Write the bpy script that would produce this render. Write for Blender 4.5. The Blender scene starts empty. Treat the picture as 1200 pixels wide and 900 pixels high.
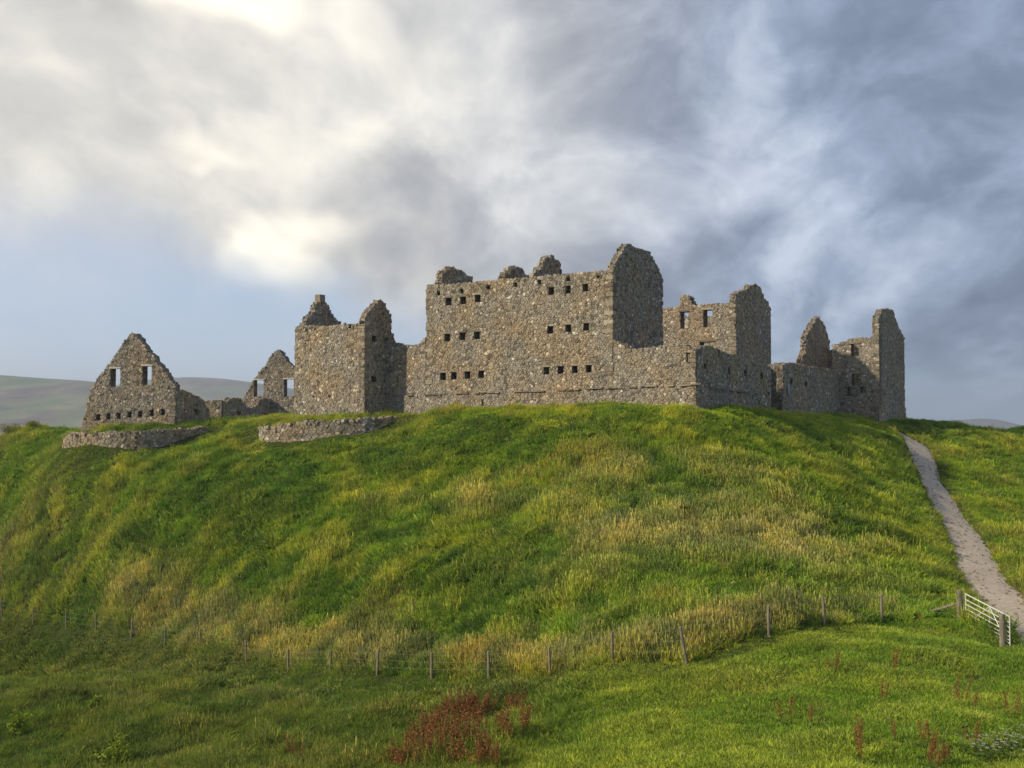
import bpy, math, random
import numpy as np
from mathutils import Vector, Matrix
from mathutils.geometry import tessellate_polygon

R = math.radians
scene = bpy.context.scene
col = scene.collection

# ------------------------------------------------------------------ camera
FPX = 1200.0                      # focal length in pixels of a 1200 x 900 frame
PITCH = math.atan(45.0 / FPX)     # eye level is at row 495
cam = bpy.data.cameras.new('camera')
camo = bpy.data.objects.new('camera', cam)
col.objects.link(camo)
cam.sensor_width = 36.0
cam.lens = 36.0
cam.clip_start = 0.3
cam.clip_end = 60000
camo.location = (0, 0, 0)
camo.rotation_euler = (math.pi / 2 + PITCH, 0, 0)
scene.camera = camo

# ------------------------------------------------------------------ light
SUN_AZ, SUN_EL = R(-108), R(31)
SDIR = Vector((math.sin(SUN_AZ) * math.cos(SUN_EL), math.cos(SUN_AZ) * math.cos(SUN_EL), math.sin(SUN_EL)))
sun = bpy.data.lights.new('sun', 'SUN')
sun.energy = 3.1
sun.angle = R(1.5)
sun.color = (1.0, 0.84, 0.60)
suno = bpy.data.objects.new('sun', sun)
suno.rotation_euler = (-SDIR).to_track_quat('-Z', 'Y').to_euler()
col.objects.link(suno)

scene.view_settings.view_transform = 'Standard'
scene.view_settings.look = 'None'
scene.view_settings.exposure = 0.45
scene.view_settings.gamma = 1.0
scene.view_settings.use_curve_mapping = False
scene.cycles.max_bounces = 4
scene.cycles.diffuse_bounces = 2
scene.cycles.transparent_max_bounces = 6
scene.cycles.volume_bounces = 0
scene.cycles.use_denoising = True

world = bpy.data.worlds.new('World')
scene.world = world
world.use_nodes = True


class NT:
    """tiny node helper"""
    def __init__(s, tree):
        s.t = tree

    def n(s, typ, **kw):
        nd = s.t.nodes.new(typ)
        for k, v in kw.items():
            if k == 'ins':
                for kk, vv in v.items():
                    if isinstance(vv, bpy.types.NodeSocket):
                        s.t.links.new(vv, nd.inputs[kk])
                    else:
                        nd.inputs[kk].default_value = vv
            else:
                setattr(nd, k, v)
        return nd

    def math(s, op, a, b=None, c=None, clamp=False):
        nd = s.t.nodes.new('ShaderNodeMath')
        nd.operation = op
        nd.use_clamp = clamp
        for i, v in enumerate((a, b, c)):
            if v is None:
                continue
            if isinstance(v, bpy.types.NodeSocket):
                s.t.links.new(v, nd.inputs[i])
            else:
                nd.inputs[i].default_value = v
        return nd.outputs[0]

    def sstep(s, v, lo, hi, a=0.0, b=1.0):
        nd = s.t.nodes.new('ShaderNodeMapRange')
        nd.interpolation_type = 'SMOOTHSTEP'
        s.t.links.new(v, nd.inputs['Value'])
        nd.inputs['From Min'].default_value = lo
        nd.inputs['From Max'].default_value = hi
        nd.inputs['To Min'].default_value = a
        nd.inputs['To Max'].default_value = b
        return nd.outputs[0]

    def mix(s, f, a, b, mode='MIX'):
        nd = s.t.nodes.new('ShaderNodeMix')
        nd.data_type = 'RGBA'
        nd.blend_type = mode
        for sock, v in ((nd.inputs[0], f), (nd.inputs[6], a), (nd.inputs[7], b)):
            if isinstance(v, bpy.types.NodeSocket):
                s.t.links.new(v, sock)
            elif isinstance(v, (int, float)):
                sock.default_value = v
            else:
                sock.default_value = (*v, 1)
        return nd.outputs[2]

    def noise(s, vec, scale, detail=4, rough=0.5, dist=0.0, out=0):
        nd = s.t.nodes.new('ShaderNodeTexNoise')
        if vec is not None:
            s.t.links.new(vec, nd.inputs['Vector'])
        nd.inputs['Scale'].default_value = scale
        nd.inputs['Detail'].default_value = detail
        nd.inputs['Roughness'].default_value = rough
        nd.inputs['Distortion'].default_value = dist
        return nd.outputs[out]

    def ramp(s, v, stops, interp='LINEAR'):
        nd = s.t.nodes.new('ShaderNodeValToRGB')
        nd.color_ramp.interpolation = interp
        e = nd.color_ramp.elements
        while len(e) < len(stops):
            e.new(0.5)
        for el, (p, c) in zip(e, stops):
            el.position = p
            el.color = (*c, 1)
        s.t.links.new(v, nd.inputs[0])
        return nd.outputs[0]

    def link(s, a, b):
        s.t.links.new(a, b)


def build_world():
    t = NT(world.node_tree)
    bg = world.node_tree.nodes['Background']
    sky = t.n('ShaderNodeTexSky', sky_type='NISHITA', sun_disc=False)
    sky.sun_elevation = SUN_EL
    sky.sun_rotation = SUN_AZ
    sky.air_density = 1.2
    sky.dust_density = 0.25
    sky.ozone_density = 3.0
    clear = t.mix(1.0, sky.outputs[0], (0.1, 0.1, 0.1), 'MULTIPLY')
    gen = t.n('ShaderNodeTexCoord').outputs['Generated']
    sep = t.n('ShaderNodeSeparateXYZ', ins={0: gen})
    x, y, z = sep.outputs
    # a cloud deck seen in perspective, its bands rising to the right
    zz = t.math('MAXIMUM', t.math('ADD', z, 0.62), 0.15)
    cx, cy = t.math('DIVIDE', x, zz), t.math('DIVIDE', y, zz)
    p = t.n('ShaderNodeCombineXYZ', ins={0: t.math('MULTIPLY', cx, 2.9), 1: t.math('MULTIPLY', cy, 1.9), 2: t.math('MULTIPLY', z, 1.6)}).outputs[0]
    p = t.n('ShaderNodeMapping', ins={'Vector': p, 'Location': (CLX, CLY, 1.3), 'Rotation': (0, 0, R(-30)), 'Scale': (0.92, 1.12, 1)}).outputs[0]
    wv = t.noise(p, 1.1, 3, 0.5, 0.0, 1)
    warp = t.n('ShaderNodeVectorMath', operation='MULTIPLY_ADD', ins={0: wv, 1: (0.48, 0.48, 0.3), 2: p}).outputs[0]
    big = t.noise(warp, 0.75, 2, 0.5)
    mid = t.noise(warp, 1.7, 9, 0.57)
    puff = t.n('ShaderNodeTexVoronoi', feature='SMOOTH_F1', ins={'Vector': warp, 'Scale': 2.6, 'Smoothness': 0.6}).outputs['Distance']
    body = t.math('ADD', t.math('MULTIPLY', big, 0.50),
                  t.math('ADD', t.math('MULTIPLY', mid, 0.50), t.math('MULTIPLY', t.math('SUBTRACT', 0.42, puff), 0.16)))
    # the same deck sampled a little towards the sun: edges that face it are lit, the far sides are grey
    off = t.n('ShaderNodeVectorMath', operation='ADD', ins={0: warp, 1: (-0.13, 0.04, 0.08)}).outputs[0]
    mid2 = t.noise(off, 1.7, 9, 0.57)
    lit = t.math('MULTIPLY', t.math('SUBTRACT', mid, mid2), 0.62)
    body = t.math('ADD', body, lit)
    crisp = t.sstep(t.noise(warp, 1.25, 9, 0.55), 0.475, 0.545)
    body = t.math('ADD', body, t.math('MULTIPLY', t.math('SUBTRACT', crisp, 0.5), 0.075))
    # towards the sun (left of the view) the deck is thin and bright, away from it grey
    side = t.n('ShaderNodeVectorMath', operation='DOT_PRODUCT',
               ins={0: gen, 1: tuple(Vector((math.sin(R(-62)), math.cos(R(-62)), 0.16)).normalized())}).outputs['Value']
    near = t.sstep(t.math('ADD', side, t.math('MULTIPLY', t.math('SUBTRACT', mid, 0.5), 0.25)), 0.20, 0.74)
    far_c = t.ramp(body, [(0.26, (0.115, 0.148, 0.225)), (0.42, (0.170, 0.212, 0.302)), (0.53, (0.252, 0.308, 0.420)), (0.70, (0.455, 0.515, 0.630))])
    near_c = t.ramp(body, [(0.26, (0.422, 0.415, 0.409)), (0.43, (0.537, 0.521, 0.493)), (0.54, (0.642, 0.616, 0.563)), (0.72, (0.810, 0.770, 0.678))])
    cloud = t.mix(near, far_c, near_c)
    # thin places that let the sun glow through
    spot = t.noise(warp, 1.6, 3, 0.5)
    glow = t.math('MULTIPLY', t.sstep(spot, 0.515, 0.66), t.sstep(side, 0.50, 0.72))
    cloud = t.mix(t.math('MULTIPLY', glow, 0.9), cloud, (1.20, 1.11, 0.90))
    # the deck ends short of the horizon, with a ragged edge
    edge = t.noise(warp, 0.7, 4, 0.5)
    lift = t.math('ADD', z, t.math('MULTIPLY', t.math('SUBTRACT', edge, 0.5), 0.42))
    lift = t.math('ADD', lift, t.math('MULTIPLY', t.math('SUBTRACT', t.math('MULTIPLY', near, -1.4), 0.0), 0.030))
    mask = t.sstep(lift, 0.005, 0.115)
    veil = t.sstep(mid, 0.38, 0.70, 0.05, 0.45)
    haze_c = t.mix(near, (0.185, 0.315, 0.525), (0.385, 0.455, 0.605))
    clear2 = t.mix(0.75, clear, haze_c)
    clear2 = t.mix(veil, clear2, t.mix(near, (0.290, 0.361, 0.484), (0.528, 0.546, 0.581)))
    t.link(t.mix(mask, clear2, cloud), bg.inputs[0])
    bg.inputs[1].default_value = 1.0


CLX, CLY = 1.6, 30.6
build_world()


# ------------------------------------------------------------------ measuring helpers (photo rows and columns -> metres)
def ray(px, py):
    u, v = (px - 600) / FPX, (450 - py) / FPX
    c, s = math.cos(PITCH), math.sin(PITCH)
    return np.array((u, c - v * s, s + v * c))


def P(px, py, D):
    r = ray(px, py)
    return r * (D / r[1])


BETA = R(32.6)
FD = np.array((-math.cos(BETA), math.sin(BETA)))      # along the front of the barracks, to the left
BD = np.array((math.sin(BETA), math.cos(BETA)))       # towards the back
C1 = P(815, 440, 70.0)[:2]                            # near corner of the enclosure


def ST(s, t):
    return C1 + s * FD + t * BD


def on_plane(p0, d, px, py):
    """distance along the wall and height of a photo point on the upright plane through p0 along d"""
    r = ray(px, py)
    A = np.array(((d[0], -r[0]), (d[1], -r[1])))
    a, k = np.linalg.solve(A, -np.asarray(p0, float))
    return float(a), float(k * r[2])


# ------------------------------------------------------------------ noise
def _hash(ix, iy, seed):
    h = (ix.astype(np.int64) * 374761393 + iy.astype(np.int64) * 668265263 + seed * 1442695041) & 0x7fffffff
    h = ((h ^ (h >> 13)) * 1274126177) & 0x7fffffff
    return ((h ^ (h >> 16)) & 0xffff) / 65535.0


def vnoise(x, y, seed=0):
    x = np.asarray(x, float); y = np.asarray(y, float)
    ix, iy = np.floor(x), np.floor(y)
    fx, fy = x - ix, y - iy
    fx = fx * fx * (3 - 2 * fx); fy = fy * fy * (3 - 2 * fy)
    a, b = _hash(ix, iy, seed), _hash(ix + 1, iy, seed)
    c, d = _hash(ix, iy + 1, seed), _hash(ix + 1, iy + 1, seed)
    return (a + (b - a) * fx) * (1 - fy) + (c + (d - c) * fx) * fy


def fbm(x, y, octs=4, seed=0, gain=0.5):
    s, a, n = 0, 1, 0
    for o in range(octs):
        s = s + a * vnoise(x * 2 ** o + 17.3 * o, y * 2 ** o - 9.1 * o, seed + o)
        n += a; a *= gain
    return s / n


def smooth(a, b, v):
    k = np.clip((v - a) / (b - a), 0, 1)
    return k * k * (3 - 2 * k)


# ------------------------------------------------------------------ terrain
FENCE = [  # column, top row, foot row, distance
    (2, 709, 722, 77), (39, 716, 730, 74.5), (78, 719, 736, 72), (113, 726, 741, 69), (154, 732, 749, 66), (193, 738, 754, 63.5),
    (234, 745, 763, 61), (289, 755, 775, 57), (338, 763, 786, 54), (387, 767, 789, 51.5), (442, 772, 795, 49), (506, 778, 801, 46.5),
    (573, 780, 804, 44), (645, 765, 792, 41.5), (718, 748, 777, 39.5), (805, 735, 779, 38), (901, 713, 749, 39.5), (966, 704, 738, 41.5),
    (1033, 697, 731, 43.5)]
CTRL = [(c, f, d) for c, t_, f, d in FENCE] + [
    (1125, 726, 43.5), (1175, 756, 40.5),
    # brow of the mound and foot of the walls
    (0, 518, 95), (60, 518, 93), (600, 481, 73), (700, 478, 69), (815, 482, 66.5), (860, 482, 72), (910, 485, 80), (950, 488, 88), (1010, 491, 96),
    (1062, 493, 101), (1110, 497, 106), (1200, 504, 108), (1300, 515, 108), (500, 487, 77.5), (540, 484, 75.5), (760, 479, 67.5),
    (470, 488, 80), (430, 490, 81.5), (345, 494, 84), (300, 494, 86), (260, 497, 89), (215, 501, 87), (150, 503, 88),
    # foot of the two dry stone banks
    (70, 529, 85), (100, 537, 82.5), (130, 540, 81.5), (160, 536, 81.5), (185, 530, 82.5), (215, 523, 83.5), (242, 515, 84.5), (305, 524, 79.5), (345, 522, 78), (385, 520, 77.5), (415, 517, 77.3), (440, 514, 77.5), (468, 502, 79),
    # slope
    (600, 530, 67), (600, 590, 60), (600, 690, 51), (700, 525, 63.5), (700, 590, 57), (700, 680, 48),
    (815, 530, 62), (815, 590, 56), (815, 670, 47.5), (815, 730, 41.5), (880, 505, 68), (900, 530, 64.5), (900, 590, 57), (900, 660, 49),
    (960, 510, 76), (960, 535, 70), (960, 590, 60.5), (960, 660, 51.5), (1040, 515, 86), (1040, 540, 78), (1040, 590, 67), (1040, 650, 56.5), (1040, 700, 48),
    (450, 540, 72), (450, 600, 65), (450, 690, 55.5), (300, 550, 75), (300, 610, 68.5), (300, 690, 61.5),
    (150, 560, 79), (150, 620, 73.5), (150, 690, 68.5), (0, 570, 89), (0, 630, 83.5), (0, 690, 78.5), (-120, 600, 98), (-120, 540, 106),
    (-120, 720, 88),
    # path
    (1075, 513, 97), (1095, 560, 84), (1117, 600, 73.5), (1147, 650, 60), (1168, 690, 51), (1195, 728, 44.5), (1235, 770, 38.5),
    (1200, 540, 97), (1200, 580, 84), (1200, 630, 68), (1230, 680, 56), (1300, 640, 66),
    # meadow and pasture below the fence
    (0, 800, 56), (150, 800, 53.5), (300, 820, 49), (450, 830, 43), (600, 832, 39.5), (750, 820, 35.5), (900, 800, 35), (1050, 790, 36),
    (1200, 805, 35), (0, 900, 41), (150, 900, 40), (300, 900, 37.5), (450, 900, 34.5), (600, 900, 31), (800, 900, 27.5), (1000, 900, 26.5),
    (1200, 900, 26.5), (-150, 900, 42), (1350, 880, 28), (-150, 800, 60), (1320, 780, 37)]
CW = [P(*c) for c in CTRL]
for c, r in ((500, 487), (530, 484), (560, 483), (600, 481.5), (640, 480), (680, 479), (720, 478), (760, 479), (790, 480), (812, 481)):
    a, z = on_plane(C1, -FD, c, r)
    for t in (-0.8, 0.8, 3.0):
        CW.append(np.array((*ST(-a, t), z)))
for c, r in ((830, 479.5), (860, 481), (890, 483), (920, 485), (950, 487), (980, 488.5)):
    a, z = on_plane(C1, BD, c, r)
    for s in (-1.2, 1.5):
        CW.append(np.array((*ST(s, a), z)))
for c, r, d in ((60, 515, 104), (0, 520, 104), (110, 506, 100), (160, 503, 100), (210, 501, 100), (250, 499, 100), (290, 497, 100), (340, 496, 98), (400, 493, 94),
                (110, 512, 118), (200, 509, 118), (290, 507, 118), (20, 516, 110), (350, 507, 118)):
    CW.append(P(c, r, d))
for s, t, z in ((15, 14, 1.1), (8, 10, 1.1), (25, 14, 1.0), (4, 22, 0.9), (15, 26, 0.9), (4, 40, 0.3), (24, 34, 0.4), (-6, 50, -1.2),
                (14, 50, -1.5), (34, 40, -0.6), (44, 32, -1.4), (10, 70, -9), (40, 64, -9), (-24, 60, -8), (66, 40, -9), (90, 30, -15),
                (-45, 60, -14), (-52, 30, -14)):
    CW.append(np.array((*ST(s, t), z)))
for x, y, z in ((0, 0, -1.75), (0, 12, -6.6), (-15, 5, -5), (15, 5, -4.5), (0, -20, -1.5), (-40, 0, -12), (40, 0, -7), (-40, 25, -14.5),
                (30, 20, -8.8), (40, 45, -9.5), (0, 20, -9.0), (12, 20, -8.6), (-14, 24, -12.0), (60, 70, -12), (-80, 60, -20), (-90, 100, -20),
                (-80, 140, -24), (0, 170, -24), (80, 140, -22), (95, 60, -18), (0, -60, -3)):
    CW.append(np.array((x, y, z)))
CW = np.array(CW)


def _tps(r2):
    return 0.5 * r2 * np.log(np.maximum(r2, 1e-9))


_K = _tps(((CW[:, None, :2] - CW[None, :, :2]) ** 2).sum(-1))
_n = len(CW)
_A = np.zeros((_n + 3, _n + 3))
_A[:_n, :_n] = _K + np.eye(_n) * 2.0
_A[:_n, _n] = 1; _A[:_n, _n + 1:] = CW[:, :2]
_A[_n, :_n] = 1; _A[_n + 1:, :_n] = CW[:, :2].T
_W = np.linalg.solve(_A, np.concatenate((CW[:, 2], np.zeros(3))))

# path centre line (x, y, half width)
PATH_PX = [(1000, 491, 99.5, 0.35), (1030, 500, 97.5, 0.4), (1054, 507, 96, 0.5), (1071, 513.5, 93.5, 1.0), (1077, 527, 90, 1.1), (1086, 553, 83.5, 1.12),
           (1102, 585, 76.5, 1.12), (1121, 616, 69, 1.12), (1140, 647, 60.5, 1.15), (1158, 677, 53.5, 1.2), (1182, 708, 47.5, 1.2),
           (1212, 735, 43.0, 1.35), (1262, 765, 39.0, 1.4), (1340, 790, 36, 1.4)]
_pp = np.array([(*P(a, b, d)[:2], w) for a, b, d, w in PATH_PX])


def _dense(pts, step=0.5):
    """Catmull-Rom through the points"""
    q = np.vstack((2 * pts[0] - pts[1], pts, 2 * pts[-1] - pts[-2]))
    out = []
    for i in range(1, len(q) - 2):
        n = max(2, int(np.linalg.norm(q[i + 1, :2] - q[i, :2]) / step))
        for k in range(n):
            t = k / n
            a, b, c, d = q[i - 1], q[i], q[i + 1], q[i + 2]
            out.append(0.5 * (2 * b + (c - a) * t + (2 * a - 5 * b + 4 * c - d) * t * t + (3 * b - a - 3 * c + d) * t ** 3))
    out.append(q[-2])
    return np.array(out)


PATH = _dense(_pp)


def path_gap(x, y):
    """metres outside the path edge (negative on the path)"""
    x = np.asarray(x, float); y = np.asarray(y, float)
    best = np.full(x.shape, 99.0)
    m = (x > 20) & (x < 60) & (y > 30) & (y < 110)
    if m.any():
        xs, ys = x[m], y[m]
        d = np.full(xs.shape, 99.0)
        for a in PATH:
            d = np.minimum(d, np.hypot(xs - a[0], ys - a[1]) - a[2])
        best[m] = d
    return best


def H_base(x, y):
    x = np.asarray(x, float); y = np.asarray(y, float)
    sh = x.shape
    X, Y = x.ravel(), y.ravel()
    out = np.empty(X.shape)
    for i in range(0, len(X), 20000):
        xs, ys = X[i:i + 20000], Y[i:i + 20000]
        xc, yc = np.clip(xs, -110, 110), np.clip(ys, -60, 190)
        r2 = (xc[:, None] - CW[None, :, 0]) ** 2 + (yc[:, None] - CW[None, :, 1]) ** 2
        h = _tps(r2) @ _W[:_n] + _W[_n] + _W[_n + 1] * xc + _W[_n + 2] * yc
        dx = np.maximum(np.maximum(-75 - xs, xs - 75), 0)
        dy = np.maximum(np.maximum(-30 - ys, ys - 135), 0)
        k = 1 - smooth(0, 55, np.hypot(dx, dy))
        far = -25 + 2.0 * (fbm(xs / 400, ys / 400, 3, 5) - 0.5)
        out[i:i + 20000] = h * k + far * (1 - k)
    return out.reshape(sh)


def H(x, y):
    x = np.asarray(x, float); y = np.asarray(y, float)
    h = H_base(x, y)
    near = 1 - smooth(110, 160, np.hypot(x, y - 60))
    b = 0.62 * (fbm(x / 5.5, y / 5.5, 3, 11) - 0.5) + 0.50 * (fbm(x / 1.9, y / 1.9, 2, 23) - 0.5)
    pas = smooth(-2, 6, x) * (1 - smooth(33, 40, y + 0.10 * x))          # the grazed pasture is smoother
    b = b * (1 - 0.45 * pas)
    g = path_gap(x, y)
    return h + near * b * smooth(0.1, 1.6, g) - 0.10 * (1 - smooth(-0.1, 0.4, g))


def ground_at(px, py):
    """where the line of sight through a photo point meets the ground"""
    r = ray(px, py)
    ds = np.concatenate((np.arange(18, 130, 0.25), [130]))
    k = ds / r[1]
    hs = H(r[0] * k, ds)
    below = np.nonzero(r[2] * k < hs)[0]
    i = below[0] if len(below) else len(ds) - 1
    return np.array((r[0] * k[i], ds[i], hs[i]))


# ------------------------------------------------------------------ object helpers
def new_mesh(name, verts, faces, mat, parent=None, smooth_shade=False, face_attr=None, kind=None):
    me = bpy.data.meshes.new(name)
    me.from_pydata([tuple(v) for v in verts], [], [tuple(f) for f in faces])
    if smooth_shade:
        me.polygons.foreach_set('use_smooth', [True] * len(me.polygons))
    if face_attr is not None:
        for an, vals in face_attr.items():
            at = me.attributes.new(an, 'FLOAT', 'FACE')
            at.data.foreach_set('value', np.asarray(vals, dtype=np.float32))
    me.materials.append(mat)
    me.update()
    o = bpy.data.objects.new(name, me)
    col.objects.link(o)
    if parent is not None:
        o.parent = parent
    if kind:
        o['kind'] = kind
    return o


def tag(o, label=None, cat=None, group=None, kind=None):
    if label: o['label'] = label
    if cat: o['category'] = cat
    if group: o['group'] = group
    if kind: o['kind'] = kind
    return o


def thing(name, label, cat, loc, group=None):
    e = bpy.data.objects.new(name, None)
    e.empty_display_size = 0.5
    e.location = loc
    col.objects.link(e)
    bpy.context.view_layer.update()
    return tag(e, label, cat, group, 'thing')


def part_of(o, parent):
    """keep world coordinates: parts are modelled in world space"""
    o.parent = parent
    loc = Vector(parent.location)
    p = parent.parent
    o.location = Vector(o.location) - (loc if p is None else Vector((0, 0, 0)))
    return o


# ------------------------------------------------------------------ materials
def material(name):
    m = bpy.data.materials.new(name)
    m.use_nodes = True
    t = NT(m.node_tree)
    return m, t, m.node_tree.nodes['Principled BSDF']


def mat_stone(name, warm=0.0, dark=1.0):
    m, t, b = material(name)
    geo = t.n('ShaderNodeNewGeometry').outputs['Position']
    tint = t.n('ShaderNodeAttribute', attribute_name='tint').outputs['Fac']
    base = t.ramp(tint, [(0.0, (0.147, 0.136, 0.118)), (0.22, (0.237, 0.212, 0.177)), (0.48, (0.339, 0.305, 0.248)), (0.72, (0.429, 0.387, 0.315)),
                         (0.9, (0.563, 0.518, 0.435)), (1.0, (0.768, 0.730, 0.640))])
    hue = t.noise(geo, 0.35, 3, 0.5)
    base = t.mix(t.sstep(hue, 0.40, 0.66, 0.0, 0.8), base, t.mix(1.0, base, (1.16, 1.0, 0.80), 'MULTIPLY'))
    # weather staining, dark and lichen blotches with a shape of their own
    st = t.noise(geo, 0.55, 5, 0.6, 0.4)
    base = t.mix(t.sstep(st, 0.54, 0.72, 0.0, 0.5), base, t.mix(1.0, base, (0.5, 0.5, 0.5), 'MULTIPLY'))
    sv = t.n('ShaderNodeMapping', ins={'Vector': geo, 'Scale': (1.6, 1.6, 0.16)}).outputs[0]
    base = t.mix(t.sstep(t.noise(sv, 1.0, 4, 0.6), 0.53, 0.70, 0.0, 0.5), base, t.mix(1.0, base, (0.52, 0.51, 0.50), 'MULTIPLY'))
    li = t.noise(geo, 7.0, 4, 0.6)
    base = t.mix(t.sstep(li, 0.60, 0.72, 0.0, 0.4), base, (0.36, 0.35, 0.28))
    gr = t.noise(geo, 22.0, 4, 0.6)
    base = t.mix(t.sstep(gr, 0.3, 0.7, 0.28, 0.0), base, t.mix(1.0, base, (0.55, 0.55, 0.55), 'MULTIPLY'))
    if dark != 1.0:
        base = t.mix(1.0, base, (dark, dark, dark), 'MULTIPLY')
    t.link(base, b.inputs['Base Color'])
    b.inputs['Roughness'].default_value = 0.92
    b.inputs['Specular IOR Level'].default_value = 0.2
    bp = t.n('ShaderNodeBump', ins={'Strength': 0.7, 'Distance': 0.05, 'Height': t.noise(geo, 13.0, 5, 0.65)})
    t.link(bp.outputs[0], b.inputs['Normal'])
    return m


def mat_core(name):
    """the body of a wall: mortar and small packing stones"""
    m, t, b = material(name)
    geo = t.n('ShaderNodeNewGeometry').outputs['Position']
    v = t.n('ShaderNodeTexVoronoi', feature='F1', ins={'Vector': geo, 'Scale': 4.2})
    vd = t.n('ShaderNodeTexVoronoi', feature='DISTANCE_TO_EDGE', ins={'Vector': geo, 'Scale': 4.2})
    rnd = t.n('ShaderNodeSeparateColor', ins={0: v.outputs['Color']}).outputs[0]
    st = t.ramp(rnd, [(0.0, (0.07, 0.06, 0.05)), (0.4, (0.13, 0.112, 0.088)), (0.8, (0.19, 0.165, 0.13)), (1.0, (0.30, 0.27, 0.22))])
    mort = t.ramp(t.noise(geo, 3.0, 4), [(0.3, (0.240, 0.214, 0.174)), (0.7, (0.360, 0.324, 0.264))])
    c = t.mix(t.sstep(vd.outputs['Distance'], 0.03, 0.10), mort, st)
    t.link(c, b.inputs['Base Color'])
    b.inputs['Roughness'].default_value = 0.95
    b.inputs['Specular IOR Level'].default_value = 0.15
    hgt = t.math('ADD', t.sstep(vd.outputs['Distance'], 0.0, 0.16), t.math('MULTIPLY', t.noise(geo, 14, 4), 0.5))
    bp = t.n('ShaderNodeBump', ins={'Strength': 0.9, 'Distance': 0.08, 'Height': hgt})
    t.link(bp.outputs[0], b.inputs['Normal'])
    return m


def mat_simple(name, c1, c2, scale=4.0, rough=0.9, bump=0.3, metal=0.0, stretch=None):
    m, t, b = material(name)
    vec = t.n('ShaderNodeTexCoord').outputs['Object']
    if stretch:
        vec = t.n('ShaderNodeMapping', ins={'Vector': vec, 'Scale': stretch}).outputs[0]
    n = t.noise(vec, scale, 5, 0.6)
    t.link(t.ramp(n, [(0.3, c1), (0.7, c2)]), b.inputs['Base Color'])
    b.inputs['Roughness'].default_value = rough
    b.inputs['Metallic'].default_value = metal
    b.inputs['Specular IOR Level'].default_value = 0.25
    if bump:
        bp = t.n('ShaderNodeBump', ins={'Strength': bump, 'Distance': 0.02, 'Height': n})
        t.link(bp.outputs[0], b.inputs['Normal'])
    return m


M_STONE = mat_stone('rubble_stone')
M_CORE = mat_core('wall_core')
M_QUOIN, _t, _b = material('dressed_stone')
_n0 = _t.noise(_t.n('ShaderNodeNewGeometry').outputs['Position'], 5.0, 5, 0.6)
_c0 = _t.ramp(_t.n('ShaderNodeObjectInfo').outputs['Random'], [(0.0, (0.169, 0.143, 0.111)), (0.5, (0.273, 0.234, 0.176)), (0.85, (0.364, 0.319, 0.247)), (1.0, (0.546, 0.494, 0.403))])
_t.link(_t.mix(_t.sstep(_n0, 0.35, 0.65, 0.55, 0.0), _c0, _t.mix(1.0, _c0, (0.5, 0.5, 0.48), 'MULTIPLY')), _b.inputs['Base Color'])
_b.inputs['Roughness'].default_value = 0.92
_b.inputs['Specular IOR Level'].default_value = 0.2
_t.link(_t.n('ShaderNodeBump', ins={'Strength': 0.6, 'Distance': 0.04, 'Height': _n0}).outputs[0], _b.inputs['Normal'])
M_LINTEL = mat_simple('pale_lintel_stone', (0.46, 0.44, 0.40), (0.62, 0.60, 0.55), 3.0, 0.85, 0.3)
M_POST = mat_simple('weathered_timber', (0.11, 0.097, 0.073), (0.30, 0.265, 0.20), 3.0, 0.9, 0.5, 0.0, (6, 6, 0.8))
M_WIRE = mat_simple('weathered_wire', (0.22, 0.21, 0.19), (0.36, 0.35, 0.32), 3.0, 0.7, 0.0, 0.3)
M_GATE = mat_simple('galvanised_gate_steel', (0.58, 0.59, 0.59), (0.72, 0.73, 0.73), 5.0, 0.45, 0.05, 0.2)
M_PANEL = mat_simple('pale_panel', (0.24, 0.27, 0.29), (0.30, 0.33, 0.35), 2.0, 0.6, 0.0)


def mat_ground():
    m, t, b = material('turf')
    geo = t.n('ShaderNodeNewGeometry').outputs['Position']
    n1 = t.noise(geo, 0.12, 5, 0.55)
    n2 = t.noise(geo, 1.4, 5, 0.65)
    c = t.ramp(n1, [(0.3, (0.035, 0.055, 0.012)), (0.55, (0.055, 0.075, 0.018)), (0.75, (0.09, 0.085, 0.03))])
    c = t.mix(t.sstep(n2, 0.35, 0.7, 0.5, 0.0), c, (0.030, 0.034, 0.012))
    # far fields in the valley
    far = t.n('ShaderNodeVectorMath', operation='LENGTH', ins={0: geo}).outputs['Value']
    f = t.n('ShaderNodeTexVoronoi', feature='F1', ins={'Vector': geo, 'Scale': 0.004})
    fc = t.ramp(t.n('ShaderNodeSeparateColor', ins={0: f.outputs['Color']}).outputs[0],
                [(0.0, (0.07, 0.11, 0.03)), (0.5, (0.12, 0.16, 0.05)), (1.0, (0.22, 0.22, 0.09))])
    c = t.mix(t.sstep(far, 160, 400), c, fc)
    t.link(c, b.inputs['Base Color'])
    b.inputs['Roughness'].default_value = 1.0
    b.inputs['Specular IOR Level'].default_value = 0.05
    bp = t.n('ShaderNodeBump', ins={'Strength': 0.8, 'Distance': 0.12, 'Height': t.noise(geo, 6.0, 4, 0.6)})
    t.link(bp.outputs[0], b.inputs['Normal'])
    return m


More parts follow.
